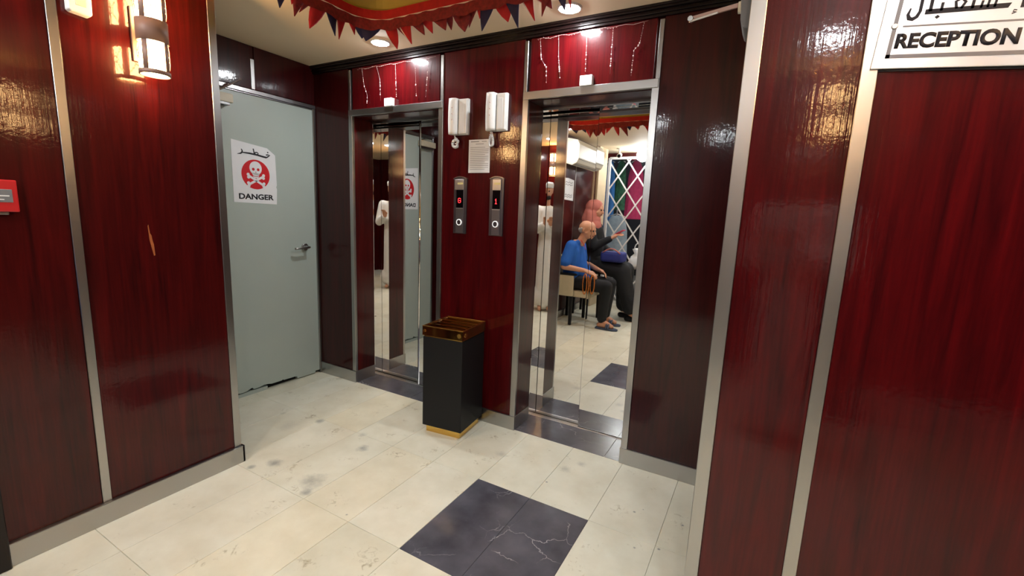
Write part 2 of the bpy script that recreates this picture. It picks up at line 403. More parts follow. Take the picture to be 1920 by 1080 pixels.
for (a, b) in ((XL, XLR), (XM, XMR)):
    panel(wb, a+SW, b-SW, .002, .015, ZH, ZC, 'red')
    strip(wb, a, a+SW*.62, -.006, .015, ZH, ZC-.012); strip(wb, b-SW*.62, b, -.006, .015, ZH, ZC-.012)
    strip(wb, a, a+SW, -.008, .015, .0, ZH); strip(wb, b-SW, b, -.008, .015, .0, ZH)
    tag(MB().box(a+.004, b-.004, -.014, .015, ZH-.042, ZH).build('head_beam', 'steel', wb, .002, 1), 'brushed steel beam over the lift opening')
# crown moulding with ribs
cm = MB()
for k, (y, z0, z1) in enumerate(((-.012, ZC, ZC+.012), (-.020, ZC+.012, ZC+.020), (-.016, ZC+.020, ZC+.030), (-.030, ZC+.030, ZC+.040), (-.036, ZC+.040, H))): cm.box(0, 3.0, y, .015, z0, z1)
tag(cm.build('trim_1', 'crown', None, .001, 1), 'dark ribbed crown moulding above the lifts', kind='structure')
# baseboards (steel)
def baseboard(name, boxes, label):
    m = MB()
    for b in boxes: m.box(*b)
    return tag(m.build(name, 'steel', None, .003, 2), label, kind='structure')
BH = .092
baseboard('baseboard_back_left', [(0.0, XL+SW+.004, -.014, 0, 0, BH), (XL+SW-.006, XL+SW+.004, 0, .188, 0, BH)], 'steel baseboard between grey door and left lift')
baseboard('baseboard_back_middle', [(XLR-SW-.004, XM+SW+.004, -.014, 0, 0, BH), (XM+SW-.006, XM+SW+.004, 0, .188, 0, BH), (XLR-SW-.004, XLR-SW+.006, 0, .188, 0, BH)], 'steel baseboard behind the black bin')
baseboard('baseboard_back_right', [(XMR-SW-.004, 3.0, -.014, 0, 0, BH), (XMR-SW-.004, XMR-SW+.006, 0, .188, 0, BH)], 'steel baseboard right of the right lift')

def lift(idx, a, b, seam, label, y2, y1):
    L = thing('door_%d' % idx, label, None, ((a+b)/2, .3, 0)); L['kind'] = 'structure'; cx = (a+b)/2
    def P(name, x0, x1, y0, y1, z0, z1, mat, bev=.0015): return MB().box(x0-cx, x1-cx, y0-.3, y1-.3, z0, z1).build(name, mat, L, bev, 1)
    zt = ZH-.042
    P('jamb_panel', a-.006, a, .008, .188, BH, zt, 'redbrown'); P('jamb_panel', b, b+.006, .008, .188, BH, zt, 'redbrown')
    P('lift_jamb', a-.006, a+.003, .188, y2, 0, zt, 'mirror'); P('lift_jamb', b-.003, b+.006, .188, y2, 0, zt, 'mirror')
    P('soffit', a, b, .015, .188, zt-.004, zt+.03, 'shadedred')
    P('transom', a, b, .188, y1-.006, zt-.012, zt+.02, 'mirror'); P('transom_lip', a, b, .18, .188, zt-.02, zt+.02, 'steel_dark')
    for (x0, x1, yf, th, ang, px) in ((a+.004, seam+.03, y2, .02, .3 if idx == 3 else 0, a), (seam, b-.004, y1, .022, -.2 if idx == 3 else 0, seam)):
        o = MB().box(x0-px, x1-px, 0, th, .006, zt-.004).build('door_panel', 'mirror', L, .0015, 1)      # the hung panels are not quite true
        o.location = (px-cx, yf-.3, 0); o.rotation_euler = (0, 0, math.radians(ang))
    P('sill', a, b, y1-.012, y1, -.006, .003, 'alu', .001); P('sill_groove', a, b, y1, y2+.01, -.006, -.002, 'void', 0)
    P('sill_rail', a, seam, y1+.005, y1+.011, -.004, .003, 'alu', .001); P('sill_rail', a, seam, y1+.019, y1+.026, -.004, .003, 'alu', .001)
    rr = .011 if idx == 2 else .0025
    mb = MB(); mb.cyl((seam-cx, y1+.006-.3, .006), (seam-cx, y1+.006-.3, zt-.004), rr, rr, 20); mb.build('door_edge', 'mirror', L)
    P('shaft_back', a, b, .42, .44, 0, zt, 'void', 0)
    return L
lift(2, OL[0][0], OL[0][1], .84, 'mirror steel sliding doors of the left lift', .27, .232)
lift(3, OL[1][0], OL[1][1], 2.165, 'mirror steel sliding doors of the right lift', .30, .268)

# ================================================================== WALL WITH THE GREY DOOR (left side)
DY0, DY1, DZ = -.93, -.022, 2.075
wl = struct('wall_left', MB().box(-.15, 0, -1.3, DY0-.02, 0, H).box(-.15, 0, DY0-.02, .6, DZ+.02, H).box(-.15, 0, DY1+.008, .02, 0, DZ+.02), 'shadedred', 'dark red wall above the grey door')
def lpanel(parent, x0, x1, y0, y1, z0, z1, mat): return panel(parent, x0, x1, y0, y1, z0, z1, mat)
panel(wl, 0, .008, DY0-.02, -.49, DZ+.036, H-.003, 'shadedred'); panel(wl, 0, .008, -.462, -.037, DZ+.036, H-.003, 'shadedred')
strip(wl, 0, .010, -.489, -.463, DZ+.036, 2.30)
d1 = thing('door_1', 'plain grey painted door beside the left lift', None, (0, DY1, 0)); d1['kind'] = 'structure'
# leaf with a chipped lower edge: polygon in (y,z) pushed through x
edge = [(DY0, .03), (-.74, .028), (-.71, .034), (-.69, .040), (-.675, .034), (-.63, .035), (-.60, .047), (-.585, .05), (-.575, .036), (-.53, .038), (-.50, .044), (-.46, .040), (-.44, .034), (-.36, .034), (-.35, .039), (-.34, .033), (-.24, .031), (-.23, .026), (-.10, .026), (DY1, .024)]
mb = MB(); poly = edge+[(DY1, DZ), (DY0, DZ)]; n = len(poly)
mb.add([(-.034, y-DY1, z) for y, z in poly]+[(-.002, y-DY1, z) for y, z in poly], [tuple(range(n)), tuple(reversed(range(n, 2*n)))]+[(i, i+n, (i+1) % n+n, (i+1) % n) for i in range(n)])
mb.build('door_leaf', 'doorgrey', d1)
mb = MB(); mb.box(-.032, -.006, DY0-DY1, -.47-DY1, .0, .027); mb.box(-.032, -.004, -.225-DY1, -.06-DY1, .008, .026)
mb.build('bottom_rail', 'doorgrey', d1, .001, 1)
MB().box(-.13, -.034, DY0-DY1, 0, 0, .08).build('door_gap', 'void', d1)
mb = MB(); mb.box(-.04, .012, 0, .020, 0, DZ+.030); mb.box(-.04, .012, DY0-DY1-.02, DY0-DY1, 0, DZ+.03); mb.build('door_frame', 'steel_dark', d1, .002, 1)
mb = MB(); mb.box(-.04, .014, DY0-DY1-.02, .020, DZ+.006, DZ+.032); mb.box(-.04, .006, DY0-DY1, 0, DZ-.002, DZ+.006); mb.build('frame_head', 'steel_dark', d1, .002, 1)
# lever handle
hz, hy = 1.045, -.125-DY1
mb = MB(); mb.cyl((-.002, hy, hz), (.012, hy, hz), .027, .027, 24).cyl((.012, hy, hz), (.05, hy, hz), .011, .011, 16); h = mb.build('door_handle', 'steel', d1, .0015, 1)
mb = MB(); mb.tube([(.048, hy+.012, hz), (.05, hy-.02, hz), (.05, hy-.06, hz-.003), (.047, hy-.10, hz-.006), (.040, hy-.112, hz-.006)], .0085, 12); mb.build('lever', 'steel', h)
# door closer at the upper left of the leaf
c = MB().box(0, .05, -.93-DY1, -.635-DY1, 1.985, 2.040).build('door_closer', 'brushwhite', d1, .006, 2)
MB().box(.004, .046, -.90-DY1, -.655-DY1, 1.968, 1.985).build('closer_valve', 'steel_dark', c, .002, 1)
mb = MB(); mb.bar((.03, -.72-DY1, 2.043), (.085, -.60-DY1, 2.135), .018, .008); mb.bar((.03, -.72-DY1, 2.043), (.02, -.90-DY1, 2.105), .018, .008); mb.cyl((.03, -.72-DY1, 2.036), (.03, -.72-DY1, 2.052), .014); mb.build('closer_arm', 'steel_dark', c, .001, 1)

# ---- near left wall with the lantern
nl = struct('wall_left_front', MB().box(-.15, A-.012, -4.0, YE-.012, 0, H), 'shadedred', 'dark red lacquered wall carrying the lantern')
panel(nl, A-.012, A, YA+.016, YE-.03, BH, H, 'redbrown'); panel(nl, A-.012, A, -1.985, YA-.016, BH, H, 'redbrown')
panel(nl, A-.012, A, -2.9, -2.06, BH, H, 'redbrown'); panel(nl, A-.012, A, -3.62, -2.92, BH, H, 'redbrown')
panel(nl, 0.0, A-.03, YE-.012, YE, BH, H, 'redbrown')
strip(nl, A-.012, A+.004, YA-.015, YA+.015, BH, H); strip(nl, A-.012, A+.004, -2.92, -2.9, BH, H)
strip(nl, A-.03, A+.004, YE-.030, YE+.004, BH-.004, H)
baseboard('baseboard_left', [(A-.01, A+.018, -3.62, YE+.014, 0, BH), (0, A+.018, YE, YE+.014, 0, BH)], 'steel baseboard under the lantern wall')
tag(MB().box(A-.01, A+.032, -2.06, -1.985, 0, H).build('trim_2', 'crown', None, .003, 1), 'dark wooden post at the end of the lantern wall', kind='structure')

# ---- reception wall on the right
rc = struct('wall_right', MB().box(XS1+.014, 5.2, YR+.014, .02, 0, H), 'shadedred', 'dark red lacquered reception wall')
panel(rc, XS1+.036, XS2, YR, YR+.014, 0.0, H, 'red'); panel(rc, XS2+.033, 4.2, YR, YR+.014, 0.0, H, 'red'); panel(rc, 4.235, 5.2, YR, YR+.014, 0, H, 'red')
panel(rc, XS1, XS1+.014, YR+.03, -.004, BH, H, 'shadedred')
strip(rc, XS1-.002, XS1+.036, YR-.006, YR+.03, 0, H); strip(rc, XS2, XS2+.033, YR-.005, YR+.014, 0, H); strip(rc, 4.2, 4.235, YR-.005, YR+.014, 0, H)

# ---- walls behind the viewer, seen in the mirror doors
struct('wall_side', MB().box(5.2, 5.35, -4.4, YR+.014, 0, H), 'redbrown', 'dark red wall far right')
wr = struct('wall_rear', MB().box(2.25, 5.35, -4.55, -4.4, 0, H).box(.4, 2.25, -4.55, -4.4, 2.28, H), 'redbrown', 'dark red wall behind the lobby entrance')
struct('wall_entrance_column', MB().box(.40, .82, -4.0, -3.625, 0, H), 'curtain', 'beige column beside the white lattice gate', .01)
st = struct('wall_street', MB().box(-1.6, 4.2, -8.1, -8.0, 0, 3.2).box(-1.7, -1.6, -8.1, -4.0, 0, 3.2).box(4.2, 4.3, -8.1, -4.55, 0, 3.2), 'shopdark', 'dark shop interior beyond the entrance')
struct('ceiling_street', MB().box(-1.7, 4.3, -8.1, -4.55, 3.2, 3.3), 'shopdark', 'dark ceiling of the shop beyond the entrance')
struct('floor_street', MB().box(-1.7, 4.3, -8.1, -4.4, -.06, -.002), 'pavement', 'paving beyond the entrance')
# pillar behind the viewer
struct('wall_pillar', MB().box(3.05, 3.75, -3.75, -3.35, 0, H), 'redbrown', 'dark red pillar behind the viewer', .003)

# ================================================================== CEILING WITH FABRIC-TRIMMED RECESS
RX0, RX1, RY0, RY1, RR = 1.03, 2.28, -2.05, -.42, .16
def rim(n=8, off=0, z=H):
    pts = []
    for cx, cy, a0 in ((RX1-RR, RY1-RR, 0), (RX0+RR, RY1-RR, 90), (RX0+RR, RY0+RR, 180), (RX1-RR, RY0+RR, 270)):
        for k in range(n+1):
            t = math.radians(a0+90*k/n); pts.append((cx+(RR+off)*math.cos(t), cy+(RR+off)*math.sin(t), z))
    return pts
hole = rim(); n = len(hole); cx, cy = (RX0+RX1)/2, (RY0+RY1)/2
ox0, ox1, oy0, oy1 = -.15, 5.35, -4.55, .6
mb = MB()
for x0, x1, y0, y1 in ((ox0, RX0, oy0, oy1), (RX1, ox1, oy0, oy1), (RX0, RX1, oy0, RY0), (RX0, RX1, RY1, oy1)): mb.add([(x0, y0, H), (x1, y0, H), (x1, y1, H), (x0, y1, H)], [(0, 1, 2, 3)])
for q_, (px, py) in enumerate(((RX1, RY1), (RX0, RY1), (RX0, RY0), (RX1, RY0))):      # rounded corners of the recess
    mb.add([(px, py, H)]+hole[q_*9:q_*9+9], [(0, k+1, k+2) for k in range(8)])
mb.box(ox0, ox1, oy0, oy1, H+.26, H+.32)
ce = struct('ceiling', mb, 'ceiling', 'cream painted ceiling with a recess')
# recess lining: red cloth band, gilt upper field
mb = MB(); a = rim(8, 0, H); b = rim(8, 0, H+.045); mb.add(a+b, [(i, (i+1) % n, (i+1) % n+n, i+n) for i in range(n)])
mb.build('recess_band', 'flagred', ce)
mb = MB(); a = rim(8, .0, H+.045); b = rim(8, .02, H+.06); b2 = rim(8, .02, H+.25)
mb.add(a+b+b2, [(i, (i+1) % n, (i+1) % n+n, i+n) for i in range(n)]+[(i+n, (i+1) % n+n, (i+1) % n+2*n, i+2*n) for i in range(n)]+[tuple(range(2*n, 3*n))])
mb.build('recess_field', 'olive', ce)

def bunting():
    T = thing('bunting_garland', 'red and navy cloth bunting hung around the ceiling recess', 'bunting', ((RX0+RX1)/2, (RY0+RY1)/2, H))
    base = rim(10, .012, 0); L = len(base)
    # resample by arc length
    seg = [(Vector(base[i]), Vector(base[(i+1) % L])) for i in range(L)]; tot = sum((q-p).length for p, q in seg)
    def at(s):
        s %= tot
        for p, q in seg:
            l = (q-p).length
            if s <= l: return p+(q-p)*(s/max(l, 1e-9)), (q-p).normalized()
            s -= l
        return seg[-1][1], (seg[-1][1]-seg[-1][0]).normalized()
    off = Vector(((RX0+RX1)/2, (RY0+RY1)/2, 0))
    # gathered band
    m = MB(); cnt = 260; vs_ = []
    for i in range(cnt):
        p, d = at(tot*i/cnt); nn = Vector((d.y, -d.x, 0)); w = .006*math.sin(i*1.35)
        for z in (.0, -.02, -.046-.012*abs(math.sin(i*.42))): vs_.append(p-off+nn*(w-.004)+Vector((0, 0, z)))
    m.add(vs_, [(i*3+k, ((i+1) % cnt)*3+k, ((i+1) % cnt)*3+k+1, i*3+k+1) for i in range(cnt) for k in (0, 1)], True)
    m.build('gathered_band', 'flagdark', T)
    s = 0
    while s < tot-.03:
        w = random.uniform(.055, .12); p, d = at(s+w/2); nn = Vector((d.y, -d.x, 0))
        ln = random.uniform(.05, .125); kind = random.choices(['flagred', 'flagdark', 'flagnavy', 'flagred'], [3, 4, 3, 1])[0]
        lean = random.uniform(-.7, .7)*w; out = random.uniform(.0, .05); curl = random.uniform(-.015, .02); pw = random.choice((.9, 1.2, 1.6, 2.4))
        m = MB(); rows = []
        for k in range(5):
            t = k/4; half = w/2*(1-t**pw*.96)
            for u in (-1, 0, 1):
                q = d*(u*half+lean*t)+nn*(.006+out*t+curl*t*t+(.007*(1-t) if u == 0 else 0))+Vector((0, 0, -.004-(ln+.016)*t)); rows.append(q)
        m.add(rows, [(k*3+u, k*3+u+1, k*3+u+4, k*3+u+3) for k in range(4) for u in (0, 1)], True)
        f = m.build('flag', kind, T); f.location = p-off
        sl = f.modifiers.new('thick', 'SOLIDIFY'); sl.thickness = .0012
        if random.random() < .55:
            m = MB(); e = [rows[k*3+2] for k in range(5)]; e2 = [r.lerp(rows[k*3+1], .22 if k < 4 else 0) for k, r in enumerate(e)]
            m.add([v+nn*.0012 for v in e+e2], [(k, k+1, k+6, k+5) for k in range(4)])
            g = m.build('flag_edging', 'flagwhite', f); sl = g.modifiers.new('thick', 'SOLIDIFY'); sl.thickness = .0012
        s += w*random.uniform(.5, .85)
    m = MB(); m.tube([(x-off.x, y-off.y, .012) for x, y, z in rim(10, .018, 0)], .003, 6, True); m.build('cord', 'ink', T)
bunting()

def downlight(x, y, label):
    T = thing('ceiling_downlight', label, 'ceiling light', (x, y, H), group='round downlights in the ceiling')
    m = MB(); m.lathe([(.062, 0), (.062, -.004), (.058, -.008), (.052, -.008), (.05, -.004)], 32); m.build('trim_ring', 'white', T)
    m = MB(); m.lathe([(.051, -.004), (.046, -.010), (.03, -.014), (.0, -.015)], 32); m.build('lens', 'lamp', T)
for x, y, l in ((.87, -.183, 'lit round downlight in front of the left lift'), (2.123, -.156, 'lit round downlight in front of the right lift'),
                (.95, -2.16, 'lit round downlight beside the air conditioner'), (3.3, -2.75, 'lit round downlight above the viewer'), (1.9, -2.75, 'added unseen round downlight over the seats'),
                (3.3, -1.75, 'added unseen round downlight near the reception sign'), (2.5, -3.7, 'added unseen round downlight near the entrance'), (4.3, -2.2, 'added unseen round downlight at the far right')):
    downlight(x, y, l)  # seats, reception, entrance and far-right lamps are unseen, added to brighten the lobby

# ================================================================== THINGS ON THE BACK WALL
def bead_garland(x0, x1, zt, strands, label):
    T = thing('bead_garland', label, 'bead garland', (x0, -.004, zt), group='bead garlands over the lifts')
    m = MB(); L = x1-x0
    m.tube([(L*k/16, -.004+.002*math.sin(k), .004*math.sin(k*2.1)) for k in range(17)], .0006, 5)
    for k in range(30): m.sphere((L*(k+.5)/40, -.004, .004*math.sin(k*.85)+random.uniform(-.004, .003)), random.uniform(.0008, .0020), 6, 4)
    m.build('top_string', 'bead', T)
    for (x, ln, pts) in strands:
        m = MB(); path = [(x+dx, -.005, -ln*t) for t, dx in pts]
        m.tube(path, .0004, 5)
        nb = int(ln/.011)
        for k in range(nb):
            t = (k+.5)/nb
            if random.random() < .35: continue
            for i in range(len(pts)-1):
                if pts[i][0] <= t <= pts[i+1][0]:
                    u = (t-pts[i][0])/(pts[i+1][0]-pts[i][0]); dx = pts[i][1]+(pts[i+1][1]-pts[i][1])*u; break
            r = random.uniform(.0010, .0020) if t < .35 else random.choice((.0016, .0026, .0038))
            m.sphere((x+dx+random.uniform(-.001, .001), -.006, -ln*t), (r, r*.8, r*random.uniform(1, 1.7)), 8, 6)
        m.build('bead_strand', 'bead', T)
bead_garland(.47, 1.17, 2.314, [(.05, .235, ((0, 0), (.5, .02), (.75, .05), (1, .045))), (.19, .225, ((0, 0), (.4, .03), (1, .035))), (.36, .215, ((0, 0), (.5, .005), (1, .01))), (.53, .225, ((0, 0), (1, .012))), (.645, .235, ((0, 0), (.5, -.012), (1, -.025)))], 'white bead strands hung on red panel above the left lift')
bead_garland(1.875, 2.48, 2.318, [(.02, .235, ((0, 0), (.45, .012), (.65, .045), (1, .05))), (.13, .22, ((0, 0), (.5, .006), (1, .02))), (.29, .20, ((0, 0), (1, .005))), (.43, .225, ((0, 0), (1, .0))), (.585, .245, ((0, 0), (.42, -.015), (.5, -.04), (1, -.045)))], 'white bead strands hung on red panel above the right lift')
for x, l in ((.783, 'small white square plate on left lift beam'), (2.183, 'small white square plate on right lift beam')):
    T = thing('lift_sensor_plate', l, 'plate', (x, -.014, ZH-.004), group='white plates over the lifts')
    MB().box(-.034, .034, -.018, .013, 0, .052).build('housing', 'white', T, .003, 2); MB().box(-.024, .024, -.0185, -.018, .01, .042).build('window', 'whitep', T)

def intercom(x, z, label, loop):
    T = thing('wall_intercom', label, 'intercom', (x, 0, z), group='white intercom handsets')
    w, h = .118, .212
    MB().box(0, w, -.022, 0, 0, h).build('base', 'white', T, .006, 3)
    m = MB(); m.box(.056, w-.004, -.036, -.02, .004, h-.004); m.build('cover', 'white', T, .005, 3)
    m = MB(); m.box(.066, .098, -.0375, -.036, .012, h-.03); m.build('recessed_face', 'whitep', T, .001, 1)
    # handset: gently bowed
    m = MB(); prof = []; K = 14
    for k in range(K+1):
        t = k/K; bow = .020*(2*t-1)**2; prof.append((t*h, -.036-.020+.014*(1-(2*t-1)**2)*-.4, -.018-bow*.2))
    vs_ = []
    for zz, yf, yb in prof: vs_ += [(-.006, yb-.004, zz), (-.003, yf, zz), (.022, yf-.006, zz), (.046, yf, zz), (.052, yb, zz)]
    fs_ = [(k*5+i, k*5+i+1, k*5+i+6, k*5+i+5) for k in range(K) for i in range(4)]+[(k*5+4, k*5, k*5+5, k*5+9) for k in range(K)]+[(4, 3, 2, 1, 0), tuple(K*5+i for i in range(5))]
    m.add(vs_, fs_, True); hs = m.build('handset', 'white', T, .0)
    m = MB()
    for zz in (.085, .12, .155): m.sphere((.028, -.0655, zz), (.004, .003, .004), 10, 6)
    m.build('sound_hole', 'bead', hs)
    m = MB(); pts = []
    if loop:
        for k in range(150):
            t = k/149; a = t*2*PI*30; cx_ = .024+.012*math.sin(t*PI*2); cz = -.085*math.sin(t*PI)**.8-.002; pts.append((cx_+.007*math.cos(a), -.032+.007*math.sin(a), cz))
    else:
        for k in range(190):
            t = k/189; a = t*2*PI*30; b = -.6+t*2*PI*1.1; R = .021*min(1, t*6, (1-t)*6+.2)
            cx_ = .034+R*math.cos(b); cz = -.052+R*math.sin(b)+(.035 if t < .04 else 0); pts.append((cx_+.008*math.cos(a)*math.cos(b), -.03+.008*math.sin(a), cz+.008*math.cos(a)*math.sin(b)))
    m.tube(pts, .0022, 6); m.tube([(.026, -.03, .004), (.03, -.03, -.03)], .004, 8); m.build('coiled_cord', 'white', T)
intercom(1.316, 1.832, 'white intercom handset with bunched cord beside the left lift', False)
intercom(1.588, 1.842, 'white intercom handset whose cord hangs over the paper list', True)

T = thing('paper_list', 'printed paper list taped under the intercoms', 'paper', (1.432, -.001, 1.605))
MB().box(0, .155, -.0015, 0, 0, .198).build('sheet', 'whitep', T)
m = MB()
for k in range(13): z = .150-k*.0108; m.box(.012, .145 if k % 4 else .12, -.0019, -.0014, z, z+.0022)
m.box(.015, .075, -.0019, -.0014, .184, .188); m.box(.095, .13, -.0019, -.0014, .184, .187); m.box(.05, .11, -.0019, -.0014, .170, .173)
m.build('printed_lines', 'greyink', T)

FONT = {'G': ['01110', '10001', '10000', '10111', '10001', '10001', '01110'], '1': ['00100', '01100', '00100', '00100', '00100', '00100', '01110']}
def call_panel(x, z, ch, label):
    T = thing('lift_call_panel', label, 'call panel', (x, 0, z), group='lift call panels')
    w, h = .098, .357
    arc = lambda w_, x_, zt, sag, n=12: [(x_+w_*(1-k/n), zt+sag*(1-(2*k/n-1)**2)) for k in range(n+1)]
    MB().prism([(0, 0), (w, 0)]+arc(w, 0, h-.014, .013), -.010, 0).build('backplate', 'paneldark', T, .0015, 1)
    MB().prism([(.022, .004), (.080, .004)]+arc(.058, .022, h-.016, .006), -.015, -.009).build('faceplate', 'panelgrey', T, .001, 1)
    MB().prism(arc(w, 0, h-.013, .013)+list(reversed(arc(w, 0, h-.017, .013))), -.018, 0).build('top_cap', 'steel', T)
    MB().prism([(.012 if ch == 'G' else .022, h-.082), (.080, h-.082), (.080, h-.02), (.012 if ch == 'G' else .022, h-.02)], -.0165, -.014).build('upper_plate', 'alu', T, .001, 1)
    MB().box(.034, .076, -.0175, -.016, h-.050, h-.038).build('brand_plate', 'brandplate', T)
    MB().box(.024, .078, -.017, -.014, h-.195, h-.083).build('display', 'blackgloss', T, .001, 1)
    MB().box(.024, .078, -.018, -.014, h-.201, h-.196).build('divider', 'alu', T)
    m = MB(); px = .0046; x0, z0 = .051-2.5*px, h-.165
    for r, row in enumerate(FONT[ch]):
        for c_, b in enumerate(row):
            if b == '1': m.box(x0+c_*px, x0+c_*px+px*.8, -.0178, -.0168, z0+(6-r)*px, z0+(6-r)*px+px*.8)
    m.build('floor_digit', 'led', T)
    m = MB(); R = MB()
    R.add([(.050+r*math.cos(2*PI*i/28), y, .071+r*math.sin(2*PI*i/28)) for (r, y) in ((.020, -.015), (.020, -.020), (.015, -.021), (.015, -.015)) for i in range(28)], [(k*28+i, k*28+(i+1) % 28, (k+1)*28+(i+1) % 28, (k+1)*28+i) for k in range(3) for i in range(28)], True)
    bt = R.build('button_ring', 'ringlight', T)
    MB().cyl((.050, -.015, .071), (.050, -.0185, .071), .0148, .0148, 28).build('button', 'paneldark', bt)
call_panel(1.329, 1.226, 'G', 'lift call panel showing a red G')
call_panel(1.600, 1.226, '1', 'lift call panel showing a red 1')

# ---- bin between the lifts
T = thing('litter_bin', 'tall black square bin with gold ashtray top and gold plinth', 'bin', (1.482, -.178, 0), math.radians(6.5))
MB().box(-.118, .118, -.128, .128, 0, .046).build('plinth', 'gold', T, .002, 1)
MB().box(-.135, .135, -.145, .145, .046, .614).build('body', 'matblack', T, .003, 2)
m = MB()
for b in ((-.139, .139, -.149, -.131), (-.139, .139, .131, .149), (-.139, -.121, -.131, .131), (.121, .139, -.131, .131)): m.box(b[0], b[1], b[2], b[3], .622, .678)
tp = m.build('top_frame', 'goldbrown', T, .002, 1)
m = MB()
for b in ((-.130, .130, -.140, -.128), (-.130, .130, .128, .140), (-.130, -.118, -.128, .128), (.118, .130, -.128, .128)): m.box(b[0], b[1], b[2], b[3], .610, .624)
m.build('lower_gold_band', 'gold', tp, .001, 1)
m = MB()
for (x0, x1, y0, y1) in ((-.139, .139, -.149, -.141), (-.139, .139, .141, .149), (-.139, -.131, -.141, .141), (.131, .139, -.141, .141)): m.box(x0, x1, y0, y1, .676, .682)
m.build('top_edge', 'gold', tp, .001, 1)
for y in (-.075, -.01, .06):
    MB().box(-.131, .131, y-.008, y+.008, .672, .680).build('top_bar', 'goldbrown', tp, .001, 1)
MB().box(-.120, .120, -.130, .130, .640, .646).build('ash_tray', 'gold', T, .001, 1)
m = MB(); m.cyl((.115, -.149, .650), (.115, -.153, .650), .013, .013, 20); m.build('rivet', 'gold', tp); m = MB(); m.cyl((.139, -.118, .650), (.143, -.118, .650), .013, .013, 20); m.build('rivet', 'gold', tp)
m = MB(); m.cyl((-.122, -.149, .652), (-.122, -.152, .652), .009, .009, 16); m.build('rivet', 'gold', tp)

# ================================================================== DANGER SIGN
T = thing('danger_sign', 'white danger sign with red skull disc on the grey door', 'sign', (-.0015, -.640, 1.366), PI/2)
w, hgt = .306, .405
MB().prism([(0, 0), (w-.004, -.006), (w+.002, .10), (w-.003, .115), (w+.002, .13), (w-.002, hgt-.070), (w-.022, hgt-.055), (w-.06, hgt-.028), (0, hgt)], -.0012, 0).build('sheet', 'whitep', T)
ps = w/345
def q(x, y): return ((x-68)*ps, hgt-(y-98)*ps*.94)
m = MB(); y0, y1 = -.0018, -.0011
m.stroke([q(147, 190), q(200, 191), q(262, 196), q(300, 203), q(338, 208)], [.007, .011, .012, .012, .012], y0, y1)
m.stroke([q(338, 208), q(350, 199), q(366, 186), q(350, 184), q(334, 187)], .008, y0, y1)
m.prism([q(350, 158), q(357, 165), q(350, 172), q(343, 165)], y0, y1)
m.stroke([q(234, 150), q(239, 175), q(240, 194)], .0075, y0, y1)
m.stroke([q(242, 190), q(250, 178), q(264, 176), q(272, 184), q(266, 194)], .0075, y0, y1)
m.stroke([q(142, 164), q(149, 178), q(147, 190), q(136, 200), q(112, 206)], [.005, .009, .011, .009, .003], y0, y1)
m.build('arabic_lettering', 'ink', T)
cx_, cz_ = w*.515, hgt-.214
disc = MB().prism(circle(cx_, cz_, .099, 40), -.0018, -.0011).build('red_disc', 'printred', T)
m = MB(); y0, y1 = -.0024, -.0017
m.prism(circle(cx_, cz_+.042, .043, 28, .046), y0, y1); m.prism([(cx_-.026, cz_+.01), (cx_-.020, cz_-.016), (cx_-.010, cz_-.026), (cx_+.010, cz_-.026), (cx_+.020, cz_-.016), (cx_+.026, cz_+.01)], y0, y1)
for s in (-1, 1):
    p0, p1 = (cx_-s*.048, cz_-.012), (cx_+s*.048, cz_-.068); m.stroke([p0, p1], .015, y0, y1)
    for p in (p0, p1):
        sgn = 1 if p is p0 else -1
        for ddx, ddz in ((-s*sgn*.006, .009*1), (-s*sgn*.004, -.009)): m.prism(circle(p[0]+ddx, p[1]+ddz*1.0, .0105, 14), y0, y1)
sk = m.build('skull_and_bones', 'whitep', disc)
m = MB(); y0, y1 = -.0030, -.0023
for s in (-1, 1): m.prism(circle(cx_+s*.017, cz_+.034, .0095, 16), y0, y1)
m.prism([(cx_-.004, cz_+.013), (cx_+.004, cz_+.013), (cx_, cz_+.022)], y0, y1)
m.stroke([(cx_-.027, cz_-.003), (cx_-.012, cz_-.012), (cx_, cz_-.014), (cx_+.012, cz_-.012), (cx_+.027, cz_-.003)], .0035, y0, y1)
m.build('skull_openings', 'printred', disc)
lettering('danger_lettering', 'DANGER', .038, .246, 'ink', T, .034, -.0011, .022, .036)

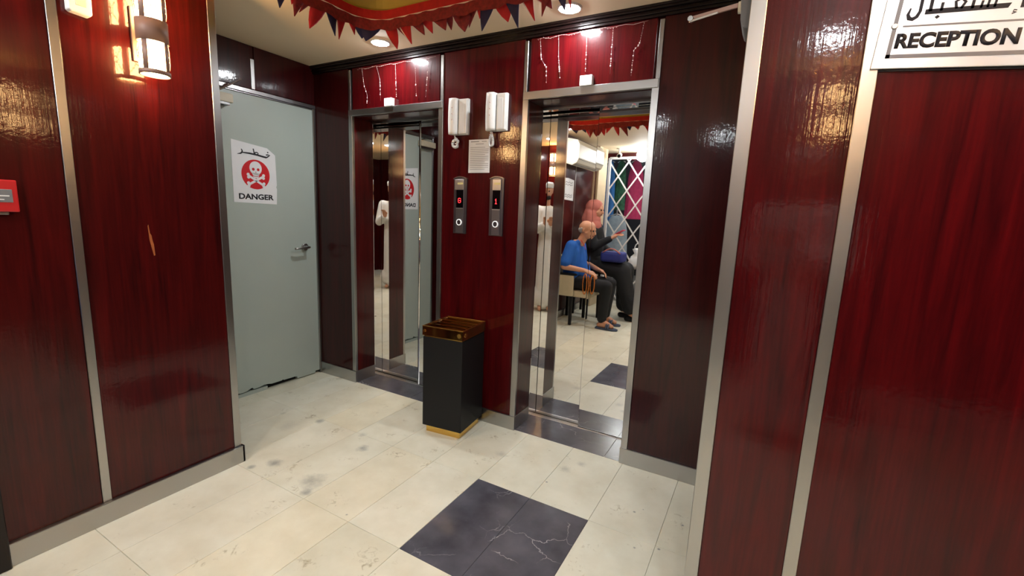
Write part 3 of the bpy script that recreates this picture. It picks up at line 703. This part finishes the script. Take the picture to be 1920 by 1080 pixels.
# ================================================================== LEFT WALL THINGS
def sconce(name, loc, rz, label):
    T = thing(name, label, 'wall lamp', loc, rz, group='cylindrical wall lanterns')
    cy_, r = -.105, .051; c = (0, cy_, 0); h_ = .325
    MB().box(-.03, .03, -.012, 0, .06, h_-.06).build('backplate', 'lampmetal', T, .003, 2)
    m = MB(); m.bar((0, -.01, .16), (0, cy_+.05, .16), .02, .03); m.build('arm', 'lampmetal', T, .002, 1)
    m = MB(); m.lathe([(r-.007, .014), (r-.007, h_-.014)], 32, c); m.build('glass', 'sconceglass', T)
    for z_ in (0, h_-.016):
        m = MB(); m.lathe([(r-.003, z_), (r+.001, z_), (r+.001, z_+.016), (r-.003, z_+.016), (r-.003, z_)], 32, c); m.build('rim', 'lampmetal', T)
    m = MB(); m.lathe([(r-.006, .010), (.03, .008), (0, .008)], 32, c); m.build('lower_diffuser', 'sconceglass', T)
    m = MB(); m.lathe([(r-.003, .122), (r+.002, .122), (r+.002, .202), (r-.003, .202), (r-.003, .122)], 32, c); m.build('middle_band', 'lampmetal', T)
    for i in range(4):
        a = PI/4+i*PI/2-.2
        for z0, z1 in ((.016, .124), (.2, h_-.016)):
            m = MB(); seg = 4; vs_ = []
            for k in range(seg+1):
                t = a-.19+.38*k/seg
                for z in (z0, z1): vs_.append((r*math.cos(t), cy_+r*math.sin(t), z))
            m.add(vs_, [(2*k, 2*k+2, 2*k+3, 2*k+1) for k in range(seg)], True)
            o = m.build('upright', 'lampmetal', T); o.modifiers.new('thick', 'SOLIDIFY').thickness = .002
        for z0 in (.072, .256):
            m = MB(); a2 = a+PI/4
            on = lambda u, v: (r*math.cos(a2+u/r), cy_+r*math.sin(a2+u/r), z0+v)
            m.tube([on(.011*math.cos(2*PI*k/18), .011*math.sin(2*PI*k/18)) for k in range(18)], .0014, 5, True)
            for sx in (-1, 1):
                for sz in (-1, 1): m.tube([on(sx*(.007+t*.020), sz*(.008+t*.038)) for t in (0.0, .5, 1)], .0013, 5)
            m.build('wire_ornament', 'lampmetal', T)
sconce('wall_lantern', (A, -1.428, 1.852), PI/2, 'glowing cylindrical wall lantern on the red panel')
sconce('wall_lantern', (3.38, -3.35, 1.93), PI, 'glowing cylindrical wall lantern on the pillar behind the viewer')
sconce('wall_lantern', (3.74, YR, 1.852), 0, 'glowing cylindrical wall lantern right of the reception sign')

T = thing('white_wall_box', 'white plastic box on red panel left of the lantern', 'box', (A, -1.652, 2.024), PI/2)
MB().prism([(0, .006), (.008, 0), (.060, -.004), (.068, .004), (.070, .13), (0, .13)], -.036, 0).build('housing', 'white', T, .006, 3)
MB().box(.020, .052, -.0372, -.034, .024, .10).build('front_panel', 'brushwhite', T, .002, 1)
T = thing('fire_call_point', 'red fire alarm call point on the red panel at left edge', 'fire alarm', (A, -1.952, 1.302), PI/2)
MB().box(0, .11, -.035, 0, 0, .108).build('housing', 'callred', T, .004, 2)
MB().box(.014, .096, -.0365, -.033, .032, .076).build('glass_window', 'greyink', T, .001, 1)
m = MB(); m.box(.022, .088, -.0372, -.036, .052, .056); m.box(.022, .075, -.0372, -.036, .040, .043); m.build('window_print', 'whitep', T)
MB().box(.045, .085, -.026, -.008, -.010, 0).build('key_lock', 'steel_dark', T, .002, 1)
m = MB(); m.prism([(0, .06), (.003, .0), (.010, -.045), (.014, -.068), (.019, -.066), (.017, -.02), (.013, .0), (.011, .02), (.006, .03), (.003, .066)], -.0012, .0004)
o = m.build('wood_chip_scar', 'chip', nl); o.location = (A, -1.458, 1.19); o.rotation_euler = (0, 0, PI/2)
tag(o, 'pale bare wood scar')

# ================================================================== RECEPTION SIGN
T = thing('reception_sign', 'silver reception sign with black Arabic and English lettering', 'sign', (3.268, YR, 1.735), 0, roty=math.radians(4.6))
k = .00092; sw, sh = 312*k, 212*k
MB().box(0, sw, -.012, -.004, 0, sh).build('plate', 'signplate', T, .0012, 1)
MB().box(-.001, sw+.001, -.004, 0, -.004, sh).build('backing', 'ink', T)
def R_(u, v): return ((u-1636)*k, (130-v)*k)
m = MB(); y0, y1 = -.0128, -.0118; fx0, fz0 = .0225, .0215; t_ = .008
m.box(fx0, sw-fx0, y0, y1, fz0, fz0+t_); m.box(fx0, sw-fx0, y0, y1, sh-fz0-t_, sh-fz0); m.box(fx0, fx0+t_, y0, y1, fz0, sh-fz0); m.box(sw-fx0-t_, sw-fx0, y0, y1, fz0, sh-fz0)
m.build('border_line', 'signframe', T)
m = MB(); a_, b_ = R_(1680, 34), R_(1911, 34); m.box(a_[0], b_[0], y0, y1, a_[1]-.0015, a_[1]+.0015); m.build('dividing_line', 'signframe', T)
lettering('reception_lettering', 'RECEPTION', .0325, .2055, 'signink', T, R_(1673, 86)[0], -.0118, R_(1677, 85)[1], .045, .001)
m = MB()
m.stroke([R_(1687, -6), R_(1684, 8), R_(1688, 17), R_(1695, 19), R_(1702, 14), R_(1706, 2), R_(1705, -25), R_(1703, -55)], [.003, .006, .008, .008, .007, .006, .006, .006], y0, y1)
m.prism([R_(1716, 10), R_(1862, 7), R_(1866, -3), R_(1716, -1)], y0, y1)
m.stroke([R_(1725, 4), R_(1723, -50)], .006, y0, y1); m.stroke([R_(1745, 4), R_(1745, -14)], .005, y0, y1)
m.stroke([R_(1772, 2), R_(1768, -14), R_(1778, -20), R_(1786, -12), R_(1780, 2)], .005, y0, y1); m.stroke([R_(1800, 4), R_(1800, -14)], .005, y0, y1)
for u in (1815, 1826, 1838): m.stroke([R_(u, 4), R_(u+1, -12)], .004, y0, y1)
for u, v in ((1770, -32), (1782, -32), (1796, -28), (1807, -28)): a_ = R_(u, v); m.prism([(a_[0], a_[1]-.004), (a_[0]+.004, a_[1]), (a_[0], a_[1]+.004), (a_[0]-.004, a_[1])], y0, y1)
a_ = R_(1741, 17); m.prism([(a_[0], a_[1]-.004), (a_[0]+.0045, a_[1]), (a_[0], a_[1]+.004), (a_[0]-.0045, a_[1])], y0, y1)
m.stroke([R_(1889, 8), R_(1886, -50)], [.013, .006], y0, y1); m.stroke([R_(1907, 8), R_(1906, -50)], .006, y0, y1)
m.stroke([R_(1878, 13), R_(1873, 12), R_(1872, 16), R_(1878, 17), R_(1871, 20)], .0018, y0, y1)
m.build('arabic_lettering', 'signink', T)
for u in (1664, 1636+312-28):
    a_ = R_(u, 33); m = MB(); m.cyl((a_[0], -.012, a_[1]), (a_[0], -.0155, a_[1]), .0065, .005, 18); m.build('screw_cap', 'steel', T)

# ================================================================== CLOSER ARM ON THE RETURN OF THE RECEPTION WALL
T = thing('door_closer_arm', 'folded metal door closer arm high beside the reception wall', 'door closer', (XS1, -.88, 1.90))
MB().prism([(-.030, .022), (-.022, .0), (.0, -.006), (.0, .075), (-.034, .075)], -.04, .08).build('closer_body', 'greyink', T, .003, 1)
m = MB(); m.cyl((-.012, -.02, .060), (-.040, -.02, .060), .018, .015, 20); m.build('pivot', 'brushwhite', T)
m = MB(); m.bar((-.03, -.025, .066), (-.168, -.03, .046), .006, .012); m.build('upper_arm', 'lampmetal', T, .001, 1)
m = MB(); m.bar((-.09, -.036, .050), (-.166, -.040, .036), .005, .006); m.cyl((-.162, -.045, .043), (-.162, -.02, .047), .008); m.build('lower_arm', 'steel', T, .001, 1)

# ================================================================== WHAT THE MIRROR DOORS SHOW: seats, people, entrance
T = thing('air_conditioner', 'aged white split air conditioner high on the red wall', 'air conditioner', (A, -3.35, 1.995), PI/2)
m = MB(); prof = [(0, .03), (-.10, 0), (-.165, .03), (-.19, .09), (-.19, .25), (-.16, .31), (-.03, .335), (0, .335)]
nn_ = len(prof); vs_ = [(x, y, z) for x in (0, .86) for y, z in prof]
m.add(vs_, [tuple(range(nn_)), tuple(reversed(range(nn_, 2*nn_)))]+[(i, i+nn_, (i+1) % nn_+nn_, (i+1) % nn_) for i in range(nn_)]); m.build('housing', 'acwhite', T, .008, 3)
for z in (.012, .028): MB().bar((.04, -.12, z), (.82, -.12, z), .03, .004).build('louvre', 'greyink', T)
m = MB(); m.bar((.02, -.188, .075), (.84, -.188, .075), .004, .003); m.build('panel_seam', 'greyink', T)
T = thing('wall_notice', 'white handwritten notice under the air conditioner', 'notice', (A, -2.86, 1.565), PI/2)
MB().prism([(0, .0), (.42, .008), (.43, .275), (.2, .285), (0, .27)], -.0015, 0).build('sheet', 'whitep', T)
m = MB()
for r_, zz in enumerate((.23, .20, .07, .045)):
    for k_ in range(7): x_ = .05+k_*.05; m.stroke([(x_, zz), (x_+.012, zz+.010*(-1)**k_), (x_+.026, zz-.004), (x_+.038, zz+.006)], .007, -.002, -.0013)
m.build('scribbled_lines', 'ink', T)

def organic(name, caps, mat, parent, voxel=.01, sm=4, spheres=()):
    m = MB()
    for p_, q_, a_, b_ in caps: m.capsule(p_, q_, a_, b_, 14)
    for c_, r_ in spheres: m.sphere(c_, r_, 18, 12)
    o = m.build(name, mat, parent)
    r = o.modifiers.new('remesh', 'REMESH'); r.mode = 'VOXEL'; r.voxel_size = voxel; r.use_smooth_shade = True
    if sm: s_ = o.modifiers.new('smooth', 'SMOOTH'); s_.iterations = sm; s_.factor = .5
    return o
def head_caps(c, fwd, r=.078):
    """sphere list and capsules of a head at c looking along fwd (x axis = forward in local space)"""
    c = Vector(c); f = Vector(fwd).normalized(); up = Vector((0, 0, 1)); rt = f.cross(up).normalized(); up = rt.cross(f)
    P_ = lambda a, b, d: tuple(c+f*a+rt*b+up*d)
    sp = [(P_(-.012, 0, .028), (.092, .078, .088)), (P_(.022, 0, -.02), (.066, .066, .085))]
    cp = [(P_(.045, 0, -.075), P_(.055, 0, -.072), .030, .026), (P_(.082, 0, .012), P_(.100, 0, -.022), .009, .014), (P_(.07, -.03, .026), P_(.07, .03, .026), .014, .014)]
    for s in (-1, 1): cp.append((P_(-.005, s*.074, .012), P_(-.002, s*.079, -.020), .012, .009))
    for s in (-1, 1): cp.append((P_(.05, s*.035, -.02), P_(.03, s*.05, -.03), .022, .022))
    eyes = [P_(.080, s*.030, .010) for s in (-1, 1)]; mouth = (P_(.083, -.02, -.052), P_(.083, .02, -.052))
    return sp, cp, eyes, mouth, P_
def hand(p, d, side, curl=.5):
    """palm and five bent fingers from wrist p along d; side = vector from little finger to thumb"""
    p, d, sd = Vector(p), Vector(d).normalized(), Vector(side).normalized(); nrm = d.cross(sd).normalized()
    if nrm.z > 0: nrm = -nrm
    cp = [(p, p+d*.05, .024, .026), (p+sd*.02, p+d*.075+sd*.024, .018, .016), (p-sd*.02, p+d*.068-sd*.024, .018, .015)]
    for i, (o_, l) in enumerate(((.030, .070), (.010, .080), (-.010, .074), (-.029, .058))):
        a = p+d*.078+sd*o_; b = a+(d*.85+nrm*curl*.5).normalized()*l*.5; c_ = b+(d*.5+nrm*curl).normalized()*l*.5
        cp += [(a, b, .0095, .0088), (b, c_, .0088, .0075)]
    a = p+d*.02+sd*.026; b = a+(sd*.7+d*.7).normalized()*.034; c_ = b+(d*.95+sd*.15+nrm*.2).normalized()*.03
    return cp+[(a, b, .012, .010), (b, c_, .010, .008)]
def face_bits(T, eyes, mouth):
    m = MB()
    for e in eyes: m.sphere(e, .010, 10, 8)
    m.build('eyes', 'ink', T); m = MB(); m.capsule(mouth[0], mouth[1], .006, .006, 8); m.build('mouth', 'lips', T)

# ---- armchair and seated man (he faces +x, his back to the lantern wall)
T = thing('armchair', 'black framed armchair with beige padded sides by the red wall', 'chair', (.98, -2.50, 0))
for x in (-.14, .10):
    for y in (-.26, .24): MB().box(x-.018, x+.018, y-.018, y+.018, 0, .62).build('leg', 'matblack', T, .004, 1)
MB().box(-.15, .28, -.24, .22, .36, .44).build('seat', 'beige', T, .02, 3)
MB().box(-.178, -.135, -.26, .24, .36, .86).build('backrest', 'beige', T, .02, 3)
for y in (-.275, .235):
    MB().box(-.165, .125, y, y+.03, .37, .635).build('side_panel', 'beige', T, .012, 2)
    MB().box(-.17, .16, y-.005, y+.035, .635, .66).build('armrest', 'matblack', T, .008, 2)

Mn = thing('person', 'seated bald man in blue polo and black trousers holding amber beads', 'person', (0, 0, 0))
hip = {s: Vector((1.00, -2.49+s*.085, .53)) for s in (-1, 1)}
knee = {1: Vector((1.43, -2.37, .53)), -1: Vector((1.40, -2.62, .54))}; ank = {1: Vector((1.40, -2.37, .10)), -1: Vector((1.36, -2.63, .10))}
sho = {s: Vector((.985, -2.49+s*.185, 1.0)) for s in (-1, 1)}; elb = {1: Vector((.945, -2.215, .74)), -1: Vector((1.0, -2.745, .76))}; wri = {1: Vector((1.19, -2.32, .70)), -1: Vector((1.24, -2.60, .70))}
hc = (1.115, -2.48, 1.195)
sp, cp, ey, mo, P_ = head_caps(hc, (1, .12, -.22))
caps = cp+[((1.04, -2.485, 1.02), (1.09, -2.48, 1.12), .056, .054), ((.98, -2.49, .58), (.985, -2.49, .98), .10, .09)]
for s in (-1, 1):
    caps += [(sho[s], elb[s], .046, .038), (elb[s], wri[s], .040, .027), (hip[s], knee[s], .07, .05), (knee[s], ank[s], .05, .036), (ank[s], ank[s]+Vector((.13, 0, -.055)), .036, .028), (ank[s]+Vector((-.03, 0, -.05)), ank[s]+Vector((.05, 0, -.05)), .030, .034)]
    caps += hand(wri[s], Vector((1, -.1*s, -.35)), Vector((.1, -s, .25)), .7)
organic('body', caps, 'skin', Mn, .0075, 3, sp); face_bits(Mn, ey, mo)
caps = [((.985, -2.49, .58), (.975, -2.49, .92), .135, .13), ((1.05, -2.49, .64), (1.0, -2.49, .90), .125, .11), ((.98, -2.58, .95), (.98, -2.40, .95), .10, .10)]
for s in (-1, 1): caps += [((.98, -2.49+s*.12, .62), (.985, -2.49+s*.12, .92), .10, .10), (sho[s]-Vector((0, s*.03, .01)), sho[s]+(elb[s]-sho[s])*.80, .078, .070)]
caps += [((1.015, -2.55, 1.03), (1.03, -2.42, 1.03), .038, .038)]
organic('polo_shirt', caps, 'blue', Mn, .011, 5)
caps = []
for s in (-1, 1): caps += [(hip[s], knee[s], .098, .078), (knee[s], ank[s]+Vector((0, 0, .03)), .076, .060)]
caps += [(hip[1], hip[-1], .12, .12)]
organic('trousers', caps, 'blackcloth', Mn, .011, 5)
for s in (-1, 1):
    a_ = ank[s]; m = MB(); vs_ = [(a_.x-.07, a_.y-.036), (a_.x+.06, a_.y-.045), (a_.x+.16, a_.y-.048), (a_.x+.205, a_.y-.02), (a_.x+.205, a_.y+.02), (a_.x+.16, a_.y+.048), (a_.x+.06, a_.y+.045), (a_.x-.07, a_.y+.036)]
    m.add([(x, y, .002) for x, y in vs_]+[(x, y, .024) for x, y in vs_], [tuple(range(8)), tuple(reversed(range(8, 16)))]+[(i, i+8, (i+1) % 8+8, (i+1) % 8) for i in range(8)]); m.build('slipper', 'slipper', Mn, .004, 2)
    m = MB(); m.tube([(a_.x+.10, a_.y+.05*math.cos(t), .02+.055*math.sin(t)) for t in [PI*k_/10 for k_ in range(11)]], .011, 8); m.tube([(a_.x+.075, a_.y+.05*math.cos(t), .02+.06*math.sin(t)) for t in [PI*k_/10 for k_ in range(11)]], .011, 8); m.build('slipper_strap', 'slipper', Mn)
sp2 = [(P_(-.045, 0, -.005), (.062, .074, .05))]
organic('hair_fringe', [(P_(-.03, s_*.062, .012), P_(-.065, s_*.04, -.015), .022, .022) for s_ in (-1, 1)], 'greyhair', Mn, .008, 2, sp2)
m = MB(); m.tube([(1.07, -2.425, 1.07), (1.12, -2.43, 1.00), (1.13, -2.46, .95)], .004, 6); m.build('lanyard', 'printred', Mn)
T = thing('prayer_beads', 'amber prayer beads hanging from the seated man\'s hand', 'prayer beads', (1.27, -2.285, .665), math.radians(-12))
for sx_, ln_ in ((-.030, .25), (.036, .23)):
    ring = [(sx_+.026*math.sin(2*PI*k_/40), .010*math.sin(2*PI*k_/40), -ln_/2+ln_/2*math.cos(2*PI*k_/40)) for k_ in range(40)]
    m = MB()
    for p_ in ring: m.sphere(p_, .0078, 8, 6)
    m.build('bead_loop', 'orange', T)
    m = MB(); m.tube(ring, .003, 6, True); m.build('thread', 'orange', T)
# ---- woman in a pink headscarf sitting beside him
T = thing('stool', 'dark stool under the woman in the pink headscarf', 'stool', (1.02, -3.10, 0))
for x in (-.14, .14):
    for y in (-.14, .14): MB().bar((x*1.15, y*1.15, 0), (x, y, .60), .03).build('leg', 'matblack', T)
MB().box(-.18, .18, -.18, .18, .60, .65).build('seat', 'matblack', T, .015, 2)
Wm = thing('person', 'woman in dusty pink headscarf and black dress looking at a phone', 'person')
hc = (1.03, -3.06, 1.46)
sp, cp, ey, mo, P_ = head_caps(hc, (1, .1, -.2))
sho = {s: Vector((1.0, -3.09+s*.16, 1.22)) for s in (-1, 1)}; elb = {1: Vector((1.08, -2.90, .97)), -1: Vector((1.05, -3.30, .97))}; wri = {1: Vector((1.30, -2.97, 1.10)), -1: Vector((1.28, -3.16, .86))}
hip = {s: Vector((1.02, -3.10+s*.08, .74)) for s in (-1, 1)}; knee = {s: Vector((1.45, -3.10+s*.09, .66)) for s in (-1, 1)}; ank = {1: Vector((1.60, -3.00, .12)), -1: Vector((1.46, -3.18, .12))}
caps = cp+[((1.0, -3.09, 1.2), (1.01, -3.07, 1.40), .05, .048), ((1.0, -3.09, .78), (1.0, -3.09, 1.18), .10, .09)]
for s in (-1, 1):
    caps += [(sho[s], elb[s], .040, .034), (elb[s], wri[s], .036, .024), (hip[s], knee[s], .065, .048), (knee[s], ank[s], .048, .034), (ank[s], ank[s]+Vector((.14, 0, -.075)), .034, .026)]
    caps += hand(wri[s], Vector((.8, -.1*s, .5 if s > 0 else -.3)), Vector((.1, -s, .3)), .6)
organic('body', caps, 'skin', Wm, .0075, 3, sp); face_bits(Wm, ey, mo)
organic('headscarf', [(P_(-.03, 0, -.03), P_(-.06, 0, -.14), .095, .085), (P_(-.02, .06, -.05), P_(.0, .05, -.15), .05, .06), (P_(-.02, -.06, -.05), P_(.0, -.05, -.15), .05, .06), (P_(.02, 0, -.13), P_(.0, 0, -.22), .07, .12)], 'pinkcloth', Wm, .010, 4, [(P_(-.028, 0, .036), (.100, .098, .098))])
caps = [((1.0, -3.09, .76), (1.0, -3.09, 1.16), .155, .13), ((1.0, -3.19, 1.16), (1.0, -2.99, 1.16), .09, .09)]
for s in (-1, 1): caps += [(sho[s], elb[s], .07, .062), (elb[s], elb[s].lerp(wri[s], .85), .062, .045), (hip[s], knee[s], .115, .115), (knee[s], ank[s]+Vector((0, 0, .07)), .12, .10)]
caps += [(knee[1], knee[-1], .11, .11), (ank[1]+Vector((0, 0, .15)), ank[-1]+Vector((0, 0, .15)), .10, .10)]
organic('dress', caps, 'blackcloth', Wm, .013, 5)
for s in (-1, 1): organic('shoe', [(ank[s]+Vector((-.03, 0, -.08)), ank[s]+Vector((.15, 0, -.09)), .038, .030)], 'matblack', Wm, .010, 3)
T = thing('phone', 'phone in a bright pink case in the woman\'s hand', 'phone', (1.385, -3.00, 1.17), .2, roty=-.5)
MB().box(-.075, .075, -.036, .036, 0, .009).build('case', 'hotpink', T, .004, 2); MB().box(-.068, .068, -.031, .031, .009, .0095).build('screen', 'blackgloss', T)
T = thing('handbag', 'navy cloth bag on the woman\'s lap', 'bag', (1.33, -2.98, .78))
m = MB(); m.box(-.15, .16, -.11, .11, 0, .14); m.build('pouch', 'navycloth', T, .05, 4); m = MB(); m.tube([(-.12+.24*t, .1, .12+.06*math.sin(t*PI)) for t in [k_/10 for k_ in range(11)]], .008, 8); m.build('strap', 'pinkcloth', T)
T = thing('carrier_bag', 'crumpled white plastic bag in front of the lattice gate', 'bag', (1.47, -3.7, .62))
m = MB(); m.lathe([(.02, .0), (.10, .02), (.13, .10), (.10, .19), (.045, .24), (.07, .30), (.03, .32)], 14); 
for i_, v_ in enumerate(m.v): m.v[i_] = (v_[0]*(1+.18*math.sin(i_*2.3)), v_[1]*(1+.18*math.cos(i_*1.7)), v_[2])
m.build('sack', 'whitep', T); m = MB(); m.tube([(.05*math.cos(t), 0, .3+.09*math.sin(t)) for t in [PI*k_/10 for k_ in range(11)]], .008, 6); m.build('handle', 'whitep', T)
T = thing('side_stand', 'low dark stand carrying the white plastic bag', 'stand', (1.47, -3.7, 0))
MB().box(-.16, .16, -.14, .14, .58, .62).build('top', 'matblack', T, .006, 1)
for x in (-.13, .13):
    for y in (-.11, .11): MB().box(x-.015, x+.015, y-.015, y+.015, 0, .58).build('leg', 'matblack', T)

# ---- lattice gate and the bright shop beyond
T = thing('lattice_gate', 'white diamond lattice gate across the entrance', 'gate', (1.45, -4.2, 0))
x0, x1, z0, z1 = -.66, .66, .02, 2.26
for x in (x0, x1): MB().box(x-.02, x+.02, -.02, .02, 0, z1+.02).build('gate_post', 'lattice', T, .003, 1)
MB().box(x0, x1, -.02, .02, z1, z1+.035).build('gate_rail', 'lattice', T, .003, 1)
def clip(p, q_):
    (xa, za), (xb, zb) = p, q_; t0, t1 = 0, 1
    for v0, v1, lo, hi in ((xa, xb, x0, x1), (za, zb, z0, z1)):
        d = v1-v0; ta, tb = (lo-v0)/d, (hi-v0)/d; t0 = max(t0, min(ta, tb)); t1 = min(t1, max(ta, tb))
    return None if t1-t0 < .01 else ((xa+(xb-xa)*t0, za+(zb-za)*t0), (xa+(xb-xa)*t1, za+(zb-za)*t1))
for s in (-1, 1):
    for k_ in range(-6, 14):
        c0 = z0+k_*.44; r_ = clip((x0-.5, c0-(.5*1.45) if s > 0 else c0+.5*1.45), (x1+.5, c0+(x1-x0+.5)*1.45 if s > 0 else c0-(x1-x0+.5)*1.45))
        if r_: (xa, za), (xb, zb) = r_; MB().bar((xa, .008*s, za), (xb, .008*s, zb), .020, .008, (0, 1, 0)).build('lattice_slat', 'lattice', T)
def garment(name, label, x, y, z, w_, l_, mat, rz=0):
    G = thing(name, label, 'garment', (x, y, z), rz, group='garments hanging in the shop'); m = MB(); K = 12; J = 8; vs_ = []
    for side in (1, -1):
        for j in range(J+1):
            t = j/J
            for k in range(K+1):
                u = -1+2*k/K; half = w_/2*(.75+.25*t if t > .15 else .35+2.6*t); vs_.append((u*half, side*(.02+.03*t)*math.sqrt(max(0, 1-u*u))+.012*math.sin(k*1.9+j*.3)*t, -.05-l_*t))
    o_ = (J+1)*(K+1)
    fs_ = [(b0+j*(K+1)+k, b0+j*(K+1)+k+1, b0+(j+1)*(K+1)+k+1, b0+(j+1)*(K+1)+k) for b0 in (0, o_) for j in range(J) for k in range(K)]
    m.add(vs_, fs_, True); m.build('cloth', mat, G); m = MB(); m.tube([(-w_*.3, 0, -.07), (0, 0, -.02), (w_*.3, 0, -.07)], .008, 6); m.tube([(0, 0, -.02), (0, 0, .04), (.02, 0, .06), (.03, 0, .04)], .004, 6); m.build('hanger', 'white', G)
T = thing('clothes_rail', 'steel clothes rail in the shop beyond the entrance', 'rail', (.9, -5.2, 0))
MB().bar((-.9, 0, 2.46), (1.2, 0, 2.46), .03).build('rail', 'alu', T)
for x in (-.9, 1.2): MB().bar((x, 0, 0), (x, 0, 2.46), .03).build('post', 'alu', T)
garment('hanging_garment', 'sky blue garment hanging at left of the shop', .48, -5.2, 2.40, .34, 1.25, 'gblue', .5)
garment('hanging_garment', 'green patterned garment hanging beside the sky blue one', .68, -5.2, 2.40, .26, .85, 'ggreen', .3)
garment('hanging_garment', 'magenta garment hanging in the middle of the shop', .95, -5.2, 2.40, .34, 1.0, 'gmag', .2)
garment('hanging_garment', 'pale blue robe standing low behind the lattice', .80, -4.75, 1.45, .50, 1.0, 'ggrey', .1)
T = thing('robe_stand', 'thin stand holding the pale blue robe', 'stand', (.80, -4.75, 0)); m = MB(); m.cyl((0, 0, .02), (0, 0, 1.50), .012); m.build('pole', 'alu', T); m = MB(); m.cyl((0, 0, 0), (0, 0, .02), .15); m.build('base', 'alu', T)
T = thing('wooden_shelf_post', 'orange wooden shelf standing in the dark shop', 'shelf', (1.35, -5.6, 0))
for x in (-.2, .35): MB().box(x-.03, x+.03, -.1, .1, 0, 1.9).build('upright', 'wood', T, .003, 1)
for z in (.5, 1.0, 1.45, 1.85): MB().box(-.2, .35, -.12, .12, z, z+.03).build('shelf_board', 'wood', T, .002, 1)
T = thing('globe_lamp', 'bright white globe lamp hanging inside the entrance', 'lamp', (1.34, -4.02, H)); m = MB(); m.cyl((0, 0, 0), (0, 0, -.03), .04); m.build('mount', 'white', T); m = MB(); m.sphere((0, 0, -.10), .085, 20, 14); m.build('globe', 'globe', T)
T = thing('security_camera', 'small white ceiling security camera near the lattice gate', 'camera', (1.02, -3.9, H)); m = MB(); m.cyl((0, 0, 0), (0, 0, -.015), .04).cyl((0, 0, -.01), (0, 0, -.08), .012); m.build('mount', 'white', T); m = MB(); m.cyl((0, -.05, -.09), (.02, .07, -.12), .032, .032, 18); b_ = m.build('barrel', 'white', T); m = MB(); m.cyl((.02, .068, -.1195), (.0215, .077, -.1217), .024, .024, 16); m.build('camera_lens', 'blackgloss', b_)
def batten(x, y, z, label):
    T = thing('tube_light', label, 'light', (x, y, z), group='tube lights in the shop'); MB().box(-.6, .6, -.04, .04, -.04, 0).build('batten', 'white', T, .004, 1); m = MB(); m.cyl((-.56, 0, -.06), (.56, 0, -.06), .018); m.build('tube', 'globe', T)
batten(.8, -5.6, 3.2, 'tube light over the hanging garments'); batten(1.6, -6.8, 3.2, 'tube light at the back of the shop')

# ---- the photographer, seen only in the narrow mirror jambs
Ph = thing('person', 'standing person in white robe and cap behind the viewer', 'person')
bx, by = 3.28, -2.87; hc = (bx-.02, by+.05, 1.68)
sp, cp, ey, mo, P_ = head_caps(hc, (-.45, 1, -.1)); fw = Vector((-.43, .9, 0)); rt = Vector((.9, .43, 0)); B_ = Vector((bx, by, 0))
caps = cp+[(B_+Vector((0, 0, 1.42)), Vector(hc)-Vector((0, 0, .08)), .056, .054), (B_+Vector((0, 0, .95)), B_+Vector((0, 0, 1.40)), .11, .10)]
thc = [(B_+Vector((0, 0, .95)), B_+Vector((0, 0, 1.36)), .17, .15), (B_+rt*.14+Vector((0, 0, 1.41)), B_-rt*.14+Vector((0, 0, 1.41)), .075, .075), (B_+Vector((0, 0, .18)), B_+Vector((0, 0, .95)), .18, .17), (B_+rt*.08+Vector((0, 0, .2)), B_-rt*.08+Vector((0, 0, .2)), .16, .16)]
for s in (-1, 1):
    sh_ = B_+rt*s*.19+Vector((0, 0, 1.42)); el = B_+rt*s*.24+fw*.06+Vector((0, 0, 1.13)); wr_ = B_+rt*s*.07+fw*.26+Vector((0, 0, 1.24)); hp = B_+rt*s*.09+Vector((0, 0, .93)); kn = B_+rt*s*.10+fw*.02+Vector((0, 0, .5)); an = B_+rt*s*.10+Vector((0, 0, .09))
    caps += [(sh_, el, .046, .038), (el, wr_, .040, .027), (hp, kn, .08, .055), (kn, an, .055, .038), (an, an+fw*.13+Vector((0, 0, -.05)), .036, .028)]+hand(wr_, (fw*.5+Vector((0, 0, .8))), -rt*s+fw*.2, .6)
    thc += [(sh_, el, .078, .066), (el, el.lerp(wr_, .85), .066, .050)]
organic('body', caps, 'skin', Ph, .0085, 3, sp); face_bits(Ph, ey, mo)
organic('robe', thc, 'thobe', Ph, .014, 5)
organic('beard', [(P_(.055, -.03, -.075), P_(.055, .03, -.075), .034, .034)], 'darkhair', Ph, .009, 2)
m = MB(); m.lathe([(.088, 0), (.092, .05), (.08, .075), (.0, .085)], 24, (hc[0], hc[1], hc[2]+.05)); m.build('cap', 'thobe', Ph)

def rebase(T, base, shift=(0, 0, 0)):
    base = Vector(base); T.location = base+Vector(shift)
    for ch in T.children: ch.location = ch.location-base
rebase(Mn, (1.1, -2.49, 0), (.03, 0, 0)); rebase(Wm, (1.2, -3.09, 0)); rebase(Ph, (bx, by, 0))
